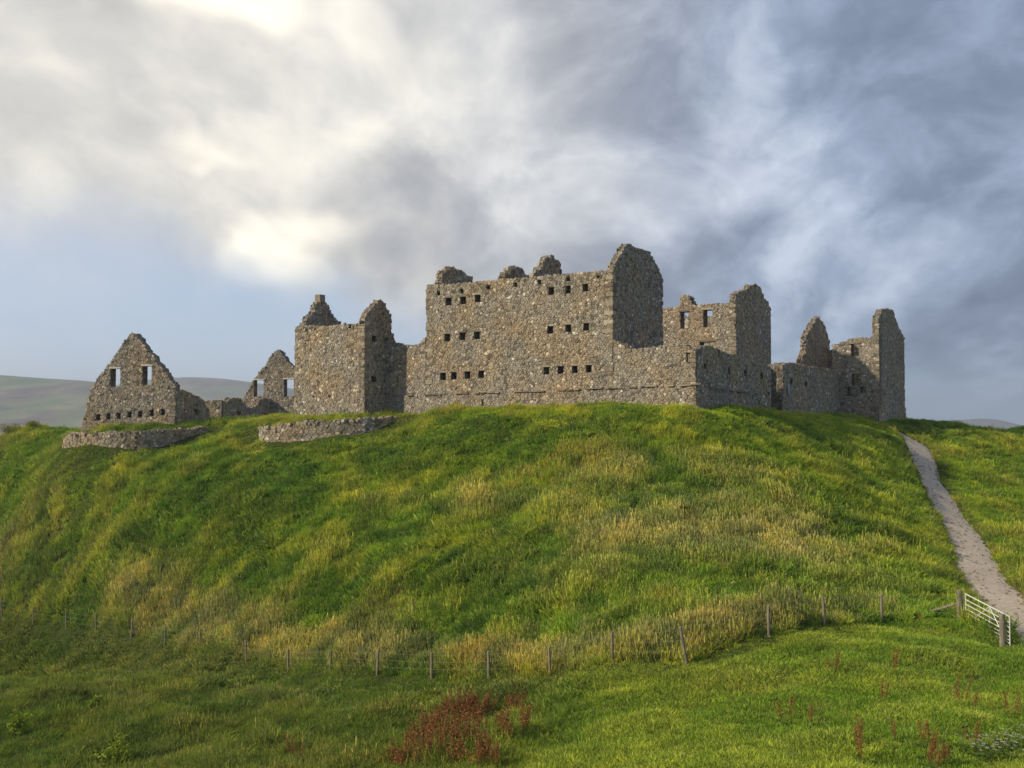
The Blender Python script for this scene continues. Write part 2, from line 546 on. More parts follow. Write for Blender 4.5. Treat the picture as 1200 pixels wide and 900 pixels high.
def mat_gravel():
    m, t, b = material('path_gravel')
    geo = t.n('ShaderNodeNewGeometry').outputs['Position']
    n = t.noise(geo, 9.0, 6, 0.7)
    w = t.noise(geo, 0.7, 4, 0.6)
    c = t.ramp(n, [(0.3, (0.28, 0.232, 0.178)), (0.5, (0.45, 0.385, 0.310)), (0.7, (0.64, 0.56, 0.465))])
    c = t.mix(t.sstep(w, 0.45, 0.70, 0.0, 0.4), c, (0.30, 0.255, 0.195))
    c = t.mix(t.sstep(t.noise(geo, 3.2, 5, 0.7), 0.54, 0.68, 0.0, 0.4), c, (0.27, 0.235, 0.19))
    t.link(c, b.inputs['Base Color'])
    b.inputs['Roughness'].default_value = 0.95
    b.inputs['Specular IOR Level'].default_value = 0.15
    bp = t.n('ShaderNodeBump', ins={'Strength': 0.8, 'Distance': 0.03, 'Height': t.noise(geo, 25.0, 4, 0.7)})
    t.link(bp.outputs[0], b.inputs['Normal'])
    return m


def mat_hill(name, seed):
    m, t, b = material(name)
    geo = t.n('ShaderNodeNewGeometry').outputs['Position']
    p = t.n('ShaderNodeMapping', ins={'Vector': geo, 'Location': (seed, seed * 2, 0), 'Scale': (1, 0.45, 2.4)}).outputs[0]
    n = t.noise(p, 0.0027, 7, 0.6, 0.6)
    n2 = t.noise(p, 0.012, 6, 0.65, 1.0)
    c = t.ramp(n, [(0.34, (0.05, 0.075, 0.03)), (0.44, (0.15, 0.175, 0.07)), (0.52, (0.15, 0.12, 0.10)), (0.62, (0.10, 0.065, 0.07)), (0.70, (0.17, 0.16, 0.09))])
    c = t.mix(t.sstep(n2, 0.53, 0.66, 0.0, 0.7), c, (0.25, 0.23, 0.14))
    c = t.mix(t.sstep(n2, 0.46, 0.34, 0.0, 0.7), c, (0.04, 0.05, 0.03))
    t.link(c, b.inputs['Base Color'])
    b.inputs['Roughness'].default_value = 1.0
    b.inputs['Specular IOR Level'].default_value = 0.0
    return m


# ------------------------------------------------------------------ ground, path, hills
def graded(lo, hi, step, far, growth=1.22):
    a = list(np.arange(lo, hi + 1e-6, step))
    s, v = step, a[-1]
    while v < far:
        s *= growth; v += s; a.append(v)
    s, v = step, a[0]
    left = []
    while v > -far:
        s *= growth; v -= s; left.append(v)
    return np.array(left[::-1] + a)


def build_ground():
    xs = graded(-56, 54, 0.42, 5600)
    ys = graded(20, 112, 0.42, 5600)
    X, Y = np.meshgrid(xs, ys)
    Z = H(X, Y)
    nx, ny = len(xs), len(ys)
    v = np.stack((X.ravel(), Y.ravel(), Z.ravel()), 1)
    i = np.arange(nx * ny).reshape(ny, nx)
    f = np.stack((i[:-1, :-1].ravel(), i[:-1, 1:].ravel(), i[1:, 1:].ravel(), i[1:, :-1].ravel()), 1)
    me = bpy.data.meshes.new('ground')
    me.vertices.add(len(v)); me.vertices.foreach_set('co', v.ravel())
    me.loops.add(f.size); me.loops.foreach_set('vertex_index', f.ravel())
    me.polygons.add(len(f)); me.polygons.foreach_set('loop_start', np.arange(len(f)) * 4)
    me.polygons.foreach_set('use_smooth', np.ones(len(f), bool))
    me.update(calc_edges=True)
    me.materials.append(mat_ground())
    o = bpy.data.objects.new('ground', me)
    col.objects.link(o)
    tag(o, kind='structure')


def build_path():
    rs = np.random.RandomState(5)
    vs, fs = [], []
    n = 11
    for k, (x, y, w) in enumerate(PATH):
        a = PATH[max(k - 1, 0)]; b = PATH[min(k + 1, len(PATH) - 1)]
        d = (b - a)[:2]; d /= np.linalg.norm(d)
        nrm = np.array((d[1], -d[0]))
        el = 0.22 * (fbm(k * 0.35, 3.0, 3, 2) - 0.5) * 2; er = 0.22 * (fbm(k * 0.35, 9.0, 3, 4) - 0.5) * 2
        for j in range(n):
            q = -w - el + (2 * w + el + er) * j / (n - 1)
            xx, yy = x + nrm[0] * q, y + nrm[1] * q
            vs.append((xx, yy, float(H_base(xx, yy)) - 0.10 + 0.075 - 0.05 * (abs(2 * j / (n - 1) - 1) ** 4) + rs.uniform(-.012, .012)))
    for k in range(len(PATH) - 1):
        for j in range(n - 1):
            fs.append((k * n + j, (k + 1) * n + j, (k + 1) * n + j + 1, k * n + j + 1))
    tag(new_mesh('path', vs, fs, mat_gravel(), smooth_shade=True), kind='structure')


def build_hill(name, prof, D, depth, mat, seed, base=-40, n=160):
    """a ridge whose crest follows the given (column, row) profile at distance D, falling away in front and behind"""
    px = np.array([p[0] for p in prof]); py = np.array([p[1] for p in prof])
    cs = np.linspace(px[0], px[-1], n)
    rows = np.interp(cs, px, py)
    k = np.ones(5) / 5
    rows = np.convolve(np.pad(rows, 2, mode='edge'), k, 'valid')
    vs, fs = [], []
    m = 26
    for i, (c, r) in enumerate(zip(cs, rows)):
        top = P(c, r, D)
        for j in range(m):
            q = j / (m - 1) * 2 - 1                    # -1 front foot, 0 crest, 1 back foot
            dd = D + q * depth
            x = top[0] * dd / D
            hgt = (top[2] - base) * (1 - abs(q) ** 1.35)
            rough = 0.16 * (top[2] - base) * (fbm(np.array([x / 400 + seed]), np.array([dd / 400]), 5, seed)[0] - 0.5) * math.sin(min(1, abs(q) * 1.5) * math.pi)
            vs.append((x, dd, base + hgt + rough))
    for i in range(n - 1):
        for j in range(m - 1):
            fs.append((i * m + j, (i + 1) * m + j, (i + 1) * m + j + 1, i * m + j + 1))
    o = new_mesh(name, vs, fs, mat, smooth_shade=True)
    tag(o, kind='structure')
    return o


build_ground()
build_path()


def build_path_stones():
    r = random.Random(17)
    vs, fs, tn = [], [], []
    for k in range(420):
        x, y, w = PATH[r.randrange(6, len(PATH) - 1)]
        q = w * (r.choice((-1, 1)) * r.uniform(.75, 1.08) if r.random() < .65 else r.uniform(-.8, .8))
        px_, py_ = x + q * .85 + r.uniform(-.3, .3), y + q * .4 + r.uniform(-.3, .3)
        z = float(H_base(px_, py_)) - .03
        s_ = r.uniform(.03, .085)
        o = len(vs)
        for sx in (-1, 1):
            for sy in (-1, 1):
                for sz in (-1, 1):
                    vs.append((px_ + sx * s_ * r.uniform(.6, 1.1), py_ + sy * s_ * r.uniform(.6, 1.1), z + s_ * .35 + sz * s_ * r.uniform(.35, .6)))
        for f in ((0, 1, 3, 2), (4, 6, 7, 5), (0, 4, 5, 1), (2, 3, 7, 6), (0, 2, 6, 4), (1, 5, 7, 3)):
            fs.append(tuple(o + i for i in f)); tn.append(.45)
    o = new_mesh('loose_stones', vs, fs, M_STONE, None, False, {'tint': tn}, 'stuff')
    tag(o, 'small loose stones scattered along the gravel path', 'stones')


build_path_stones()
MH = mat_hill('moorland', 3.0)
MH2 = mat_hill('moorland_far', 900.0)
build_hill('hill', [(-700, 462), (-400, 446), (-150, 434), (0, 439), (60, 443), (110, 446), (150, 456), (190, 470), (240, 490), (300, 505)], 2500, 760, MH, 3)
build_hill('hill', [(-100, 505), (60, 470), (130, 452), (180, 444), (215, 441.5), (250, 442.5), (290, 447), (340, 455), (420, 468), (520, 480), (640, 495)], 3300, 880, MH2, 8)
build_hill('far_hill', [(960, 508), (1040, 501), (1090, 494.5), (1110, 492.5), (1150, 490.3), (1165, 491), (1180, 494), (1200, 499), (1260, 508)], 3900, 540, MH2, 12)

# ------------------------------------------------------------------ rubble masonry
def inside(poly, x, y):
    c = False
    n = len(poly)
    j = n - 1
    for i in range(n):
        xi, yi = poly[i]; xj, yj = poly[j]
        if (yi > y) != (yj > y) and x < (xj - xi) * (y - yi) / (yj - yi) + xi:
            c = not c
        j = i
    return c


def clip(poly, nx, ny, d):
    """keep the side n.x <= d"""
    out = []
    n = len(poly)
    for i in range(n):
        ax, ay = poly[i]; bx, by = poly[(i + 1) % n]
        da = ax * nx + ay * ny - d; db = bx * nx + by * ny - d
        if da <= 0:
            out.append((ax, ay))
        if (da < 0 < db) or (db < 0 < da):
            k = da / (da - db)
            out.append((ax + (bx - ax) * k, ay + (by - ay) * k))
    return out


class Stones:
    def __init__(s, seed):
        s.v, s.f, s.t = [], [], []
        s.rng = random.Random(seed)
        s.seed = seed

    def block(s, ring, base_pt, frame, d, tint, gap=0.010):
        """one stone of the face: ring of (a, z) points, raised by d from the wall plane"""
        n = len(ring)
        cx = sum(p[0] for p in ring) / n; cz = sum(p[1] for p in ring) / n
        o = len(s.v)
        for dep, sh in ((-0.04, 1.0), (d * 0.62, 0.97), (d, 0.74)):
            tilt = s.rng.uniform(-.1, .1) * d * (dep == d)
            for (a, z) in ring:
                L = math.hypot(a - cx, z - cz) + 1e-6
                k = max(0.3, (L - gap) / L) * sh
                q = base_pt + frame[0] * (cx + (a - cx) * k) + frame[1] * (dep + tilt * (1 if a > cx else -1))
                s.v.append((q[0], q[1], cz + (z - cz) * k))
        for r in range(2):
            for i in range(n):
                j = (i + 1) % n
                s.f.append((o + r * n + i, o + r * n + j, o + (r + 1) * n + j, o + (r + 1) * n + i))
                s.t.append(tint)
        s.f.append(tuple(o + 2 * n + i for i in range(n)))
        s.t.append(tint)

    def lump(s, c, size, tint, yaw=None):
        """a loose, rough block"""
        r = s.rng
        tl = .18 if yaw is None else .04
        yaw = r.uniform(0, 6.28) if yaw is None else yaw
        m = Matrix.Rotation(yaw, 3, 'Z') @ Matrix.Rotation(r.uniform(-tl, tl), 3, 'X') @ Matrix.Rotation(r.uniform(-tl, tl), 3, 'Y')
        o = len(s.v)
        pts = []
        for sx in (-1, 1):
            for sy in (-1, 1):
                for sz in (-1, 1):
                    q = m @ Vector((sx * size[0] * r.uniform(.36, .52), sy * size[1] * r.uniform(.36, .52), sz * size[2] * r.uniform(.36, .52)))
                    s.v.append((c[0] + q.x, c[1] + q.y, c[2] + q.z))
        for f in ((0, 1, 3, 2), (4, 6, 7, 5), (0, 4, 5, 1), (2, 3, 7, 6), (0, 2, 6, 4), (1, 5, 7, 3)):
            s.f.append(tuple(o + i for i in f)); s.t.append(tint)

    def build(s, parent):
        o = new_mesh('rubble_stones', s.v, s.f, M_STONE, None, False, {'tint': s.t}, 'stuff')
        return part_of(o, parent)


def tint_of(r):
    u = r.random()
    if u < 0.04:
        return r.uniform(0.84, 1.0)
    if u < 0.16:
        return r.uniform(0.0, 0.25)
    return min(0.85, max(0.1, r.gauss(0.5, 0.14)))


def lay_face(S, base_pt, d, nrm, outline, holes, zlow, gx=0.235, gz=0.152, sides=True):
    """cover one face of a wall with irregular stones (a power diagram over jittered seeds)"""
    r = S.rng
    a0 = min(p[0] for p in outline); a1 = max(p[0] for p in outline)
    z0 = zlow; z1 = max(p[1] for p in outline)
    nx = int((a1 - a0) / gx) + 7; nz = int((z1 - z0) / gz) + 7
    g = {}
    for j in range(nz):
        for i in range(nx):
            if r.random() < 0.02 + 0.36 * max(0.0, float(vnoise(i * gx / 1.7 + S.seed * 3.7, j * gz / 1.1, 9)) - .35):
                continue                                   # neighbours grow into a big stone
            g[(i, j)] = (a0 + (i - 3 + 0.5 * (j % 2) + r.uniform(-.36, .36)) * gx, z0 + (j - 3 + r.uniform(-.27, .27)) * gz, r.random() ** 2 * 0.020)
    for (i, j), (x, z, w) in g.items():
        if z < z0 or not inside(outline, x, z):
            continue
        if any(h[0] - .02 < x < h[1] + .02 and h[2] - .02 < z < h[3] + .02 for h in holes):
            continue
        poly = [(x - gx, z - gz), (x + gx, z - gz), (x + gx, z + gz), (x - gx, z + gz)]
        # anisotropic metric: stones lie flat
        for dj in (-2, -1, 0, 1, 2):
            for di in (-2, -1, 0, 1, 2):
                if di == 0 and dj == 0:
                    continue
                q = g.get((i + di, j + dj))
                if q is None:
                    continue
                ex, ez = (q[0] - x), (q[1] - z)
                d2 = ex * ex + ez * ez
                if d2 < 1e-4:
                    continue
                off = 0.5 * (d2 + (w - q[2]) * 0.9)
                poly = clip(poly, ex, ez, x * ex + z * ez + max(off, 0.12 * d2))
                if len(poly) < 3:
                    break
            if len(poly) < 3:
                break
        if len(poly) < 3:
            continue
        if sides:
            poly = clip(poly, 1, 0, a1)
            if len(poly) > 2:
                poly = clip(poly, -1, 0, -a0)
        for h in holes:
            if len(poly) < 3:
                break
            xs = [p[0] for p in poly]; zs = [p[1] for p in poly]
            if max(xs) > h[0] and min(xs) < h[1] and max(zs) > h[2] and min(zs) < h[3]:
                e = ((h[0] - x, 1, 0, h[0]), (x - h[1], -1, 0, -h[1]), (h[2] - z, 0, 1, h[2]), (z - h[3], 0, -1, -h[3]))
                m = max(e)
                poly = clip(poly, m[1], m[2], m[3])
        if len(poly) < 3:
            continue
        S.block(poly, base_pt, (d, nrm), r.uniform(0.015, 0.058) + (0.03 if r.random() < .1 else 0), tint_of(r))


def ragged(S, base_pt, d, nrm, outline, thick, zlow, size=0.30, skip_sides=True):
    """loose blocks along the broken edges of a wall"""
    r = S.rng
    n = len(outline)
    amin = min(p[0] for p in outline); amax = max(p[0] for p in outline)
    for i in range(n):
        a, b = outline[i], outline[(i + 1) % n]
        if min(a[1], b[1]) < zlow:
            continue
        if skip_sides and abs(a[0] - b[0]) < 0.05 and (abs(a[0] - amin) < .05 or abs(a[0] - amax) < .05):
            continue
        L = math.hypot(b[0] - a[0], b[1] - a[1])
        k = max(1, int(L / (size * 0.72)))
        rows = max(2, int(thick / (size * 0.9)))
        for q in range(k):
            u = (q + r.uniform(.2, .8)) / k
            aa, zz = a[0] + (b[0] - a[0]) * u, a[1] + (b[1] - a[1]) * u
            for m in range(rows):
                if r.random() < 0.22:
                    continue
                dep = -thick * (m + 0.5) / rows + r.uniform(-.05, .05)
                p = base_pt + d * (aa + r.uniform(-.06, .06)) + nrm * dep
                sz = size * r.uniform(0.5, 1.55)
                S.lump((p[0], p[1], zz - .10 + r.uniform(-.14, .06)), (sz * 1.15, sz, sz * r.uniform(.55, .85)), tint_of(r) * 0.8)


BOXES = {}


def rough_box(key):
    """unit block with worn edges, shared between alike dressed stones"""
    if key in BOXES:
        return BOXES[key]
    r = random.Random(hash(key) % 9999)
    v, f = [], []
    for sx in (-1, 1):
        for sy in (-1, 1):
            for sz in (-1, 1):
                v.append((sx * (.5 - r.uniform(0, .025)), sy * (.5 - r.uniform(0, .025)), sz * (.5 - r.uniform(0, .04))))
    f = [(0, 1, 3, 2), (4, 6, 7, 5), (0, 4, 5, 1), (2, 3, 7, 6), (0, 2, 6, 4), (1, 5, 7, 3)]
    me = bpy.data.meshes.new('dressed_block')
    me.from_pydata(v, [], f)
    import bmesh
    bm = bmesh.new(); bm.from_mesh(me)
    bmesh.ops.bevel(bm, geom=bm.edges[:], offset=0.04, segments=1, affect='EDGES')
    bm.to_mesh(me); bm.free()
    me.materials.append(M_LINTEL if key[0] == 'lintel' else M_QUOIN)
    BOXES[key] = me
    return me


def block(name, parent, centre, size, yaw, key, root):
    o = bpy.data.objects.new(name, rough_box(key))
    col.objects.link(o)
    o.location = Vector(centre)
    o.rotation_euler = (0, 0, yaw)
    o.scale = size
    o.parent = parent
    return o


def quoins(wall_o, root, xy, d1, d2, z0, z1, seed):
    """dressed corner stones, long and short in turn; d1, d2 point from the corner along the two faces"""
    r = random.Random(seed)
    z, k = z0, 0
    yaw = math.atan2(d1[1], d1[0])
    while z < z1 - 0.12:
        h = r.uniform(0.24, 0.40)
        la, lb = (r.uniform(.55, .8), r.uniform(.3, .42)) if k % 2 else (r.uniform(.3, .42), r.uniform(.5, .7))
        pr = 0.065 + r.uniform(-.025, .02)
        if r.random() < 0.28:
            z += h; k += 1
            continue
        c = np.array(xy) + d1 * (la / 2 - pr) + d2 * (lb / 2 - pr)
        block('quoin', wall_o, (c[0], c[1], z + h / 2), (la, lb, h - 0.025), yaw, ('quoin', r.randrange(4)), root)
        z += h; k += 1


class Wall:
    pass


def wall(root, base_pt, d, nrm, outline, thick, holes=(), zlow=-1.0, front=True, back=False, seed=1, rag=True, size=0.25, jag=0.10, gx=0.235, gz=0.152,
         sides=True, name='wall', bury=1.2):
    """outline: (a, z) loop of the wall's face, upper edge left to right; the foot is carried below the ground.
    nrm points out of the front face."""
    base_pt = np.asarray(base_pt, float); d = np.asarray(d, float); nrm = np.asarray(nrm, float)
    top = sorted(outline, key=lambda p: p[0]) if False else list(outline)
    if jag and rag:
        rj = random.Random(seed * 7 + 1)
        out = [top[0]]
        for p, q in zip(top, top[1:]):
            n = int(math.hypot(q[0] - p[0], q[1] - p[1]) / 0.5)
            lev = abs(q[1] - p[1]) < 0.25 * abs(q[0] - p[0])           # wall heads keep truer than broken rakes
            for k in range(1, n + 1):
                u = k / (n + 1)
                out.append((p[0] + (q[0] - p[0]) * u, p[1] + (q[1] - p[1]) * u + rj.uniform(-1.2, .7) * jag * (.5 if lev else 2.0)))
            out.append(q)
        top = out
    loop = [(top[0][0], zlow - bury)] + top + [(top[-1][0], zlow - bury)]
    loops = [[Vector((a, z, 0)) for a, z in loop]]
    for h in holes:
        loops.append([Vector((h[0], h[2], 0)), Vector((h[0], h[3], 0)), Vector((h[1], h[3], 0)), Vector((h[1], h[2], 0))])
    flat = [p for L in loops for p in L]
    tris = tessellate_polygon(loops)
    vs = []
    for dep in (0.0, -thick):
        for p in flat:
            q = base_pt + d * p.x + nrm * dep
            vs.append((q[0], q[1], p.y))
    n = len(flat)
    fs = [tuple(t) for t in tris] + [tuple(i + n for i in reversed(t)) for t in tris]
    o0 = 0
    for L in loops:
        m = len(L)
        for i in range(m):
            j = (i + 1) % m
            fs.append((o0 + i, o0 + j, n + o0 + j, n + o0 + i))
        o0 += m
    w = new_mesh(name, vs, fs, M_CORE)
    part_of(w, root)
    S = Stones(seed)
    if front:
        lay_face(S, base_pt, d, nrm, loop, holes, zlow, gx, gz, sides)
    if back:
        lay_face(S, base_pt - nrm * thick, d, -nrm, loop, holes, zlow, gx, gz, sides)
    if rag:
        ragged(S, base_pt, d, nrm, loop, thick, zlow, size)
    if S.v:
        o = new_mesh('rubble_stones', S.v, S.f, M_STONE, None, False, {'tint': S.t}, 'stuff')
        o.parent = w
    # reveals: a dressed sill and lintel are added by the caller
    R_ = Wall()
    R_.o, R_.base, R_.d, R_.n, R_.root = w, base_pt, d, nrm, root
    return R_


def px_outline(base_pt, d, pts):
    return [on_plane(base_pt, d, *p) for p in pts]


def px_holes(base_pt, d, rects):
    """rects: centre column, centre row, width, height in photo points"""
    out = []
    for cx, cy, w, h in rects:
        a0, z1 = on_plane(base_pt, d, cx - w / 2, cy - h / 2)
        a1, z0 = on_plane(base_pt, d, cx + w / 2, cy + h / 2)
        out.append((min(a0, a1), max(a0, a1), z0, z1))
    return out


def lintel(W, hole, key='quoin', over=0.16, h=0.2, proud=0.09, name='lintel'):
    a0, a1, z0, z1 = hole
    c = W.base + W.d * ((a0 + a1) / 2) + W.n * (proud - 0.25)
    return block(name, W.o, (c[0], c[1], z1 + h / 2 - 0.01), (a1 - a0 + 2 * over, 0.5, h), math.atan2(W.d[1], W.d[0]), (key, 1), W.root)


def string(root, b0, d, nrm, pts, seed):
    """broken projecting course of thin slabs along the top of a plinth"""
    r = random.Random(seed)
    S = Stones(seed)
    for (a, za), (b, zb) in zip(pts, pts[1:]):
        x = a
        while x < b:
            w = r.uniform(.35, .9)
            if r.random() < .72:
                u = (x + w / 2 - a) / (b - a)
                q = b0 + d * (x + w / 2) + nrm * .0
                S.lump((q[0], q[1], za + (zb - za) * u + r.uniform(0, .05)), (w * 1.05, .34, .12), r.uniform(.1, .45), math.atan2(d[1], d[0]))
            x += w
    o = new_mesh('string_course', S.v, S.f, M_STONE, None, False, {'tint': S.t}, 'stuff')
    part_of(o, root)


def castle():
    RD = -FD                                   # rightwards along the front
    N = -BD                                    # the front faces the camera
    # ---- main barrack block
    s7 = -on_plane(C1, RD, 718, 400)[0]
    s5 = -on_plane(C1, RD, 500, 400)[0]
    TH = 0.95
    g0 = ST(s5, 0)                             # left end of the front wall
    root = thing('barrack_block', 'tallest roofless rubble barrack block with rows of small square loopholes and a high right gable', 'ruin', (*ST((s5 + s7) / 2, 4), 0.5))
    top = px_outline(g0, RD, [(500, 334), (512, 334), (530, 332.5), (548, 331), (570, 329), (590, 327), (612, 325.5), (634, 324), (656, 322), (680, 319), (700, 317.5), (718, 316)])
    small = [(514, 343.6), (541.4, 341), (572.4, 336.7), (604.2, 333.6), (632.6, 331), (666.3, 327), (701, 323)]
    loops_ = [(525.7, 353.4), (542.9, 352), (560, 349.7), (646, 341), (665.7, 339.4), (686, 337.2),
              (524.5, 395.4), (542, 394), (559, 393), (645, 386.4), (666, 384.6), (687, 383),
              (519.4, 441), (532, 440.3), (547.8, 439.5), (564, 438.5), (640.4, 434.3), (657, 433.4), (673.7, 432.8), (690, 432)]
    rect = [(x, y, 6.4, 8.4) for x, y in loops_] + [(x, y, 3.6, 4.6) for x, y in small]
    hl = px_holes(g0, RD, rect)
    W = wall(root, g0, RD, N, top, TH, hl, 0.6, True, False, 11)
    for h in hl[:len(loops_)]:
        lintel(W, h, 'quoin', 0.10, 0.14, 0.06)
    L = np.linalg.norm(ST(s7, 0) - g0)
    # right gable
    pg = ST(s7, 0)
    gt = px_outline(pg, BD, [(718, 316), (721, 308), (724, 304), (726, 298), (730, 295), (733, 288), (736, 285.5), (739, 287), (744, 289.5), (747, 291), (752, 291.5), (756, 294), (761, 294.5), (763, 300), (767, 306), (772, 316), (776, 326)])
    G = wall(root, pg, BD, RD, gt, .5, (), 0.6, True, True, 12)
    gd = gt[-1][0]
    print('main', s5, s7, L, 'gable', gd, top[-1], gt[0])
    quoins(G.o, root, pg, FD, BD, 0.8, top[-1][1], 3)
    quoins(W.o, root, g0, RD, BD, 0.8, top[0][1], 4)
    quoins(G.o, root, pg + BD * gd, -BD, FD, 3.5, gt[-1][1], 5)
    # left gable, broken down to a heap above the wall head
    zt = top[0][1]
    lt = [(0.95, zt - .1)] + [p for p in px_outline(g0, BD, [(507, 327), (513, 320.5), (519, 315), (524, 314), (530, 317), (537, 319.5), (542, 324), (546, 329)]) if p[0] > 1.0]
    lt += [(gd, lt[-1][1] - 1.0)]
    wall(root, g0, BD, FD, lt, .55, (), 1.0, False, True, 13, size=.36, jag=.3)
    # two cross walls that carried the chimneys
    for c0, pts, sd in ((580, [(587, 326), (592, 318.5), (599, 313.5), (606, 312.5), (613, 315.5), (620, 322)], 14),
                        (622, [(629, 321), (632, 312.5), (638, 307), (643, 303), (649, 300), (653, 304), (656.5, 313), (657, 319)], 15)):
        a = -on_plane(C1, RD, c0, 400)[0]
        b0 = ST(a, 0)
        ot = [(0.95, zt - .3)] + [p for p in px_outline(b0, BD, pts) if p[0] > 1.0]
        ot += [(ot[-1][0] + .3, zt - 1.0), (gd, zt - 1.5)]
        wall(root, b0, BD, RD, ot, 0.5, (), 1.0, True, False, sd, size=.36, jag=.26)
    # courtyard wall
    wins = []
    for k in range(5):
        for zz in (2.2, 5.2, 8.0):
            wins.append((1.8 + k * (L - 4.5) / 4, 2.7 + k * (L - 4.5) / 4, zz, zz + 1.4))
    wall(root, ST(s5, gd), RD, BD, [(0, zt - 0.6), (L * .3, zt - 0.4), (L * .62, zt - .7), (L, zt - .2)], 0.9, wins, 0.6, True, False, 16, rag=True, gx=.5, gz=.36)
    # ---- plinth under the front (its upper edge makes the string line)
    # ---- front curtain, right of the block
    cf = thing('curtain_wall', 'low broken front curtain wall from the tall block to the near right corner', 'wall', (*ST(s7 / 2, 0), 0.8))
    ct = px_outline(pg, RD, [(718.5, 396), (722, 400), (727, 402), (733, 405), (742, 409), (752, 408), (764, 406.5), (776, 405.5), (788, 403.5), (796, 405), (803, 404), (809, 408), (815, 409)])
    hs = px_holes(pg, RD, [(806.5, 419, 4.5, 11)])
    wc = wall(cf, pg + RD * 0.003, RD, N, ct, 1.0, hs, 0.6, True, False, 21)
    quoins(wc.o, cf, C1, FD, BD, 0.5, ct[-1][1], 6)
    # ---- plinths
    s45 = -on_plane(C1, RD, 452, 450)[0]
    for nm, rt, sa, sb, ya, yb, xa, xb, sd in (('plinth', cf, s7, 0, 455, 451, 718, 815, 31), ('plinth', root, s45, s7, 465, 455, 452, 718, 32)):
        b0 = ST(sa, -0.13)
        pt = px_outline(b0, RD, [(xa, ya), ((xa * 2 + xb) / 3, ya + (yb - ya) / 3 - .6), ((xa + xb * 2) / 3, ya + (yb - ya) * 2 / 3 + .5), (xb, yb)])
        hsl = px_holes(b0, RD, [(566, 472, 2.6, 8)]) if xb == 718 else ()
        string(rt, b0, RD, N, pt, sd)
        wall(rt, b0, RD, N, pt, 0.125, hsl, 0.0, True, False, sd, rag=False, name='plinth', bury=1.5)
    # ---- right curtain along the side
    rc = thing('curtain_wall', 'grey right side curtain wall in shade running back from the near corner', 'wall', (*ST(0, 8), 0.6))
    st_ = px_outline(C1, BD, [(815.5, 411), (819, 408), (825, 405.5), (832, 405.5), (840, 409), (850, 413), (858, 415), (866, 417.5), (878, 422), (888, 425), (896, 427.5), (903.5, 430)])
    rh = px_holes(C1, BD, [(826.5, 429.5, 3.2, 6), (854, 434.5, 3.0, 8), (873.5, 437.5, 3.0, 7), (892.5, 441, 3.0, 7), (900.5, 462, 2.4, 4)])
    wall(rc, C1, BD, RD, st_, 1.0, rh, 0.2, True, False, 22)
    ta = st_[-1][0]
    b0 = ST(-0.13, 0)
    ppt = px_outline(b0, BD, [(815.5, 452), (845, 456.5), (875, 460), (903, 464.5)])
    string(rc, b0, BD, RD, ppt, 5)
    wall(rc, b0, BD, RD, ppt, 0.125, (), -0.4, True, False, 33, rag=False, name='plinth', bury=1.5)
    # recess with a brown back wall, a gap in the curtain
    tb = on_plane(C1, BD, 917.5, 450)[0]
    rb = ST(1.1, ta - .2)
    rp = [on_plane(rb, BD, 899, 429), on_plane(rb, BD, 906, 430), on_plane(rb, BD, 914, 427)]
    rp.append((rp[-1][0] + .8, rp[-1][1]))
    wall(rc, rb, BD, RD, rp, 0.8, (), 0.0, True, False, 23)
    # further stretch
    rf = thing('curtain_wall', 'far stretch of the right curtain wall with pale stones along its broken top', 'wall', (*ST(0, 26), 0.4))
    e0 = ST(0, tb)
    tc = on_plane(C1, BD, 986, 450)[0]
    ft = px_outline(e0, BD, [(917, 428), (921, 425.5), (927, 425), (934, 426), (941, 428.5), (950, 430), (957, 430.5), (966, 432), (976, 433), (986, 436)])
    fh = px_holes(e0, BD, [(927, 447, 3, 7), (944, 450, 2.6, 6)])
    wall(rf, e0, BD, RD, ft, 1.0, fh, -0.3, True, False, 24)
    b0 = ST(-0.13, tb)
    wall(rf, b0, BD, RD, px_outline(b0, BD, [(917, 468), (950, 470.5), (986, 475.5)]), 0.125, (), -0.6, True, False, 34, rag=False, name='plinth', bury=1.5)
    wall(rf, e0, RD, -BD, [(-1.05, ft[0][1]), (0, ft[0][1])], 0.5, (), -0.2, True, False, 25)      # cheek of the recess
    # pale panel fixed beside the recess
    a, z = on_plane(e0, BD, 922.5, 456)
    q = e0 + BD * a + RD * 0.13
    pn = bpy.data.objects.new('notice_panel', rough_box(('panel', 0)).copy())
    pn.data.materials.clear(); pn.data.materials.append(M_PANEL)
    pn.location = (q[0], q[1], z); pn.scale = (0.6, 0.07, 0.85); pn.rotation_euler = (0, 0, math.atan2(BD[1], BD[0]))
    col.objects.link(pn)
    tag(pn, 'small pale blue grey panel fixed to the shaded right curtain wall', 'panel')
    # ---- far barrack block
    pf = P(862, 352, 91.0)
    zf = pf[2]
    f0 = pf[:2]
    fb = thing('barrack_block', 'rear roofless barrack block with tall window openings seen behind the tall block', 'ruin', (*(f0 + FD * 7 + BD * 4), 0.5))
    fl = f0 + FD * 16
    ft = px_outline(fl, RD, [(770, 361), (780, 361), (790, 360), (797, 358), (797.5, 348), (801, 345.5), (806, 346), (809, 352), (813, 357.5), (822, 357.5), (832, 356.5), (842, 355.5), (852, 355), (862, 352)])
    ft = [(0, ft[0][1])] + ft
    fh = px_holes(fl, RD, [(802, 375, 9.5, 19), (829.6, 373, 10.5, 19.5)])
    ah, zh = on_plane(fl, RD, 829.5, 410)
    fh += [(ah - .75, ah + .75, zh - 1.4, zh + .75), (ah - 3.2, ah - 2.4, zh - 1.5, zh + .2)]
    fw = wall(fb, fl, RD, N, ft, 0.95, fh, 1.2, True, False, 41)
    for h in fh[:3]:
        lintel(fw, h, 'quoin', 0.2, 0.2, 0.08)
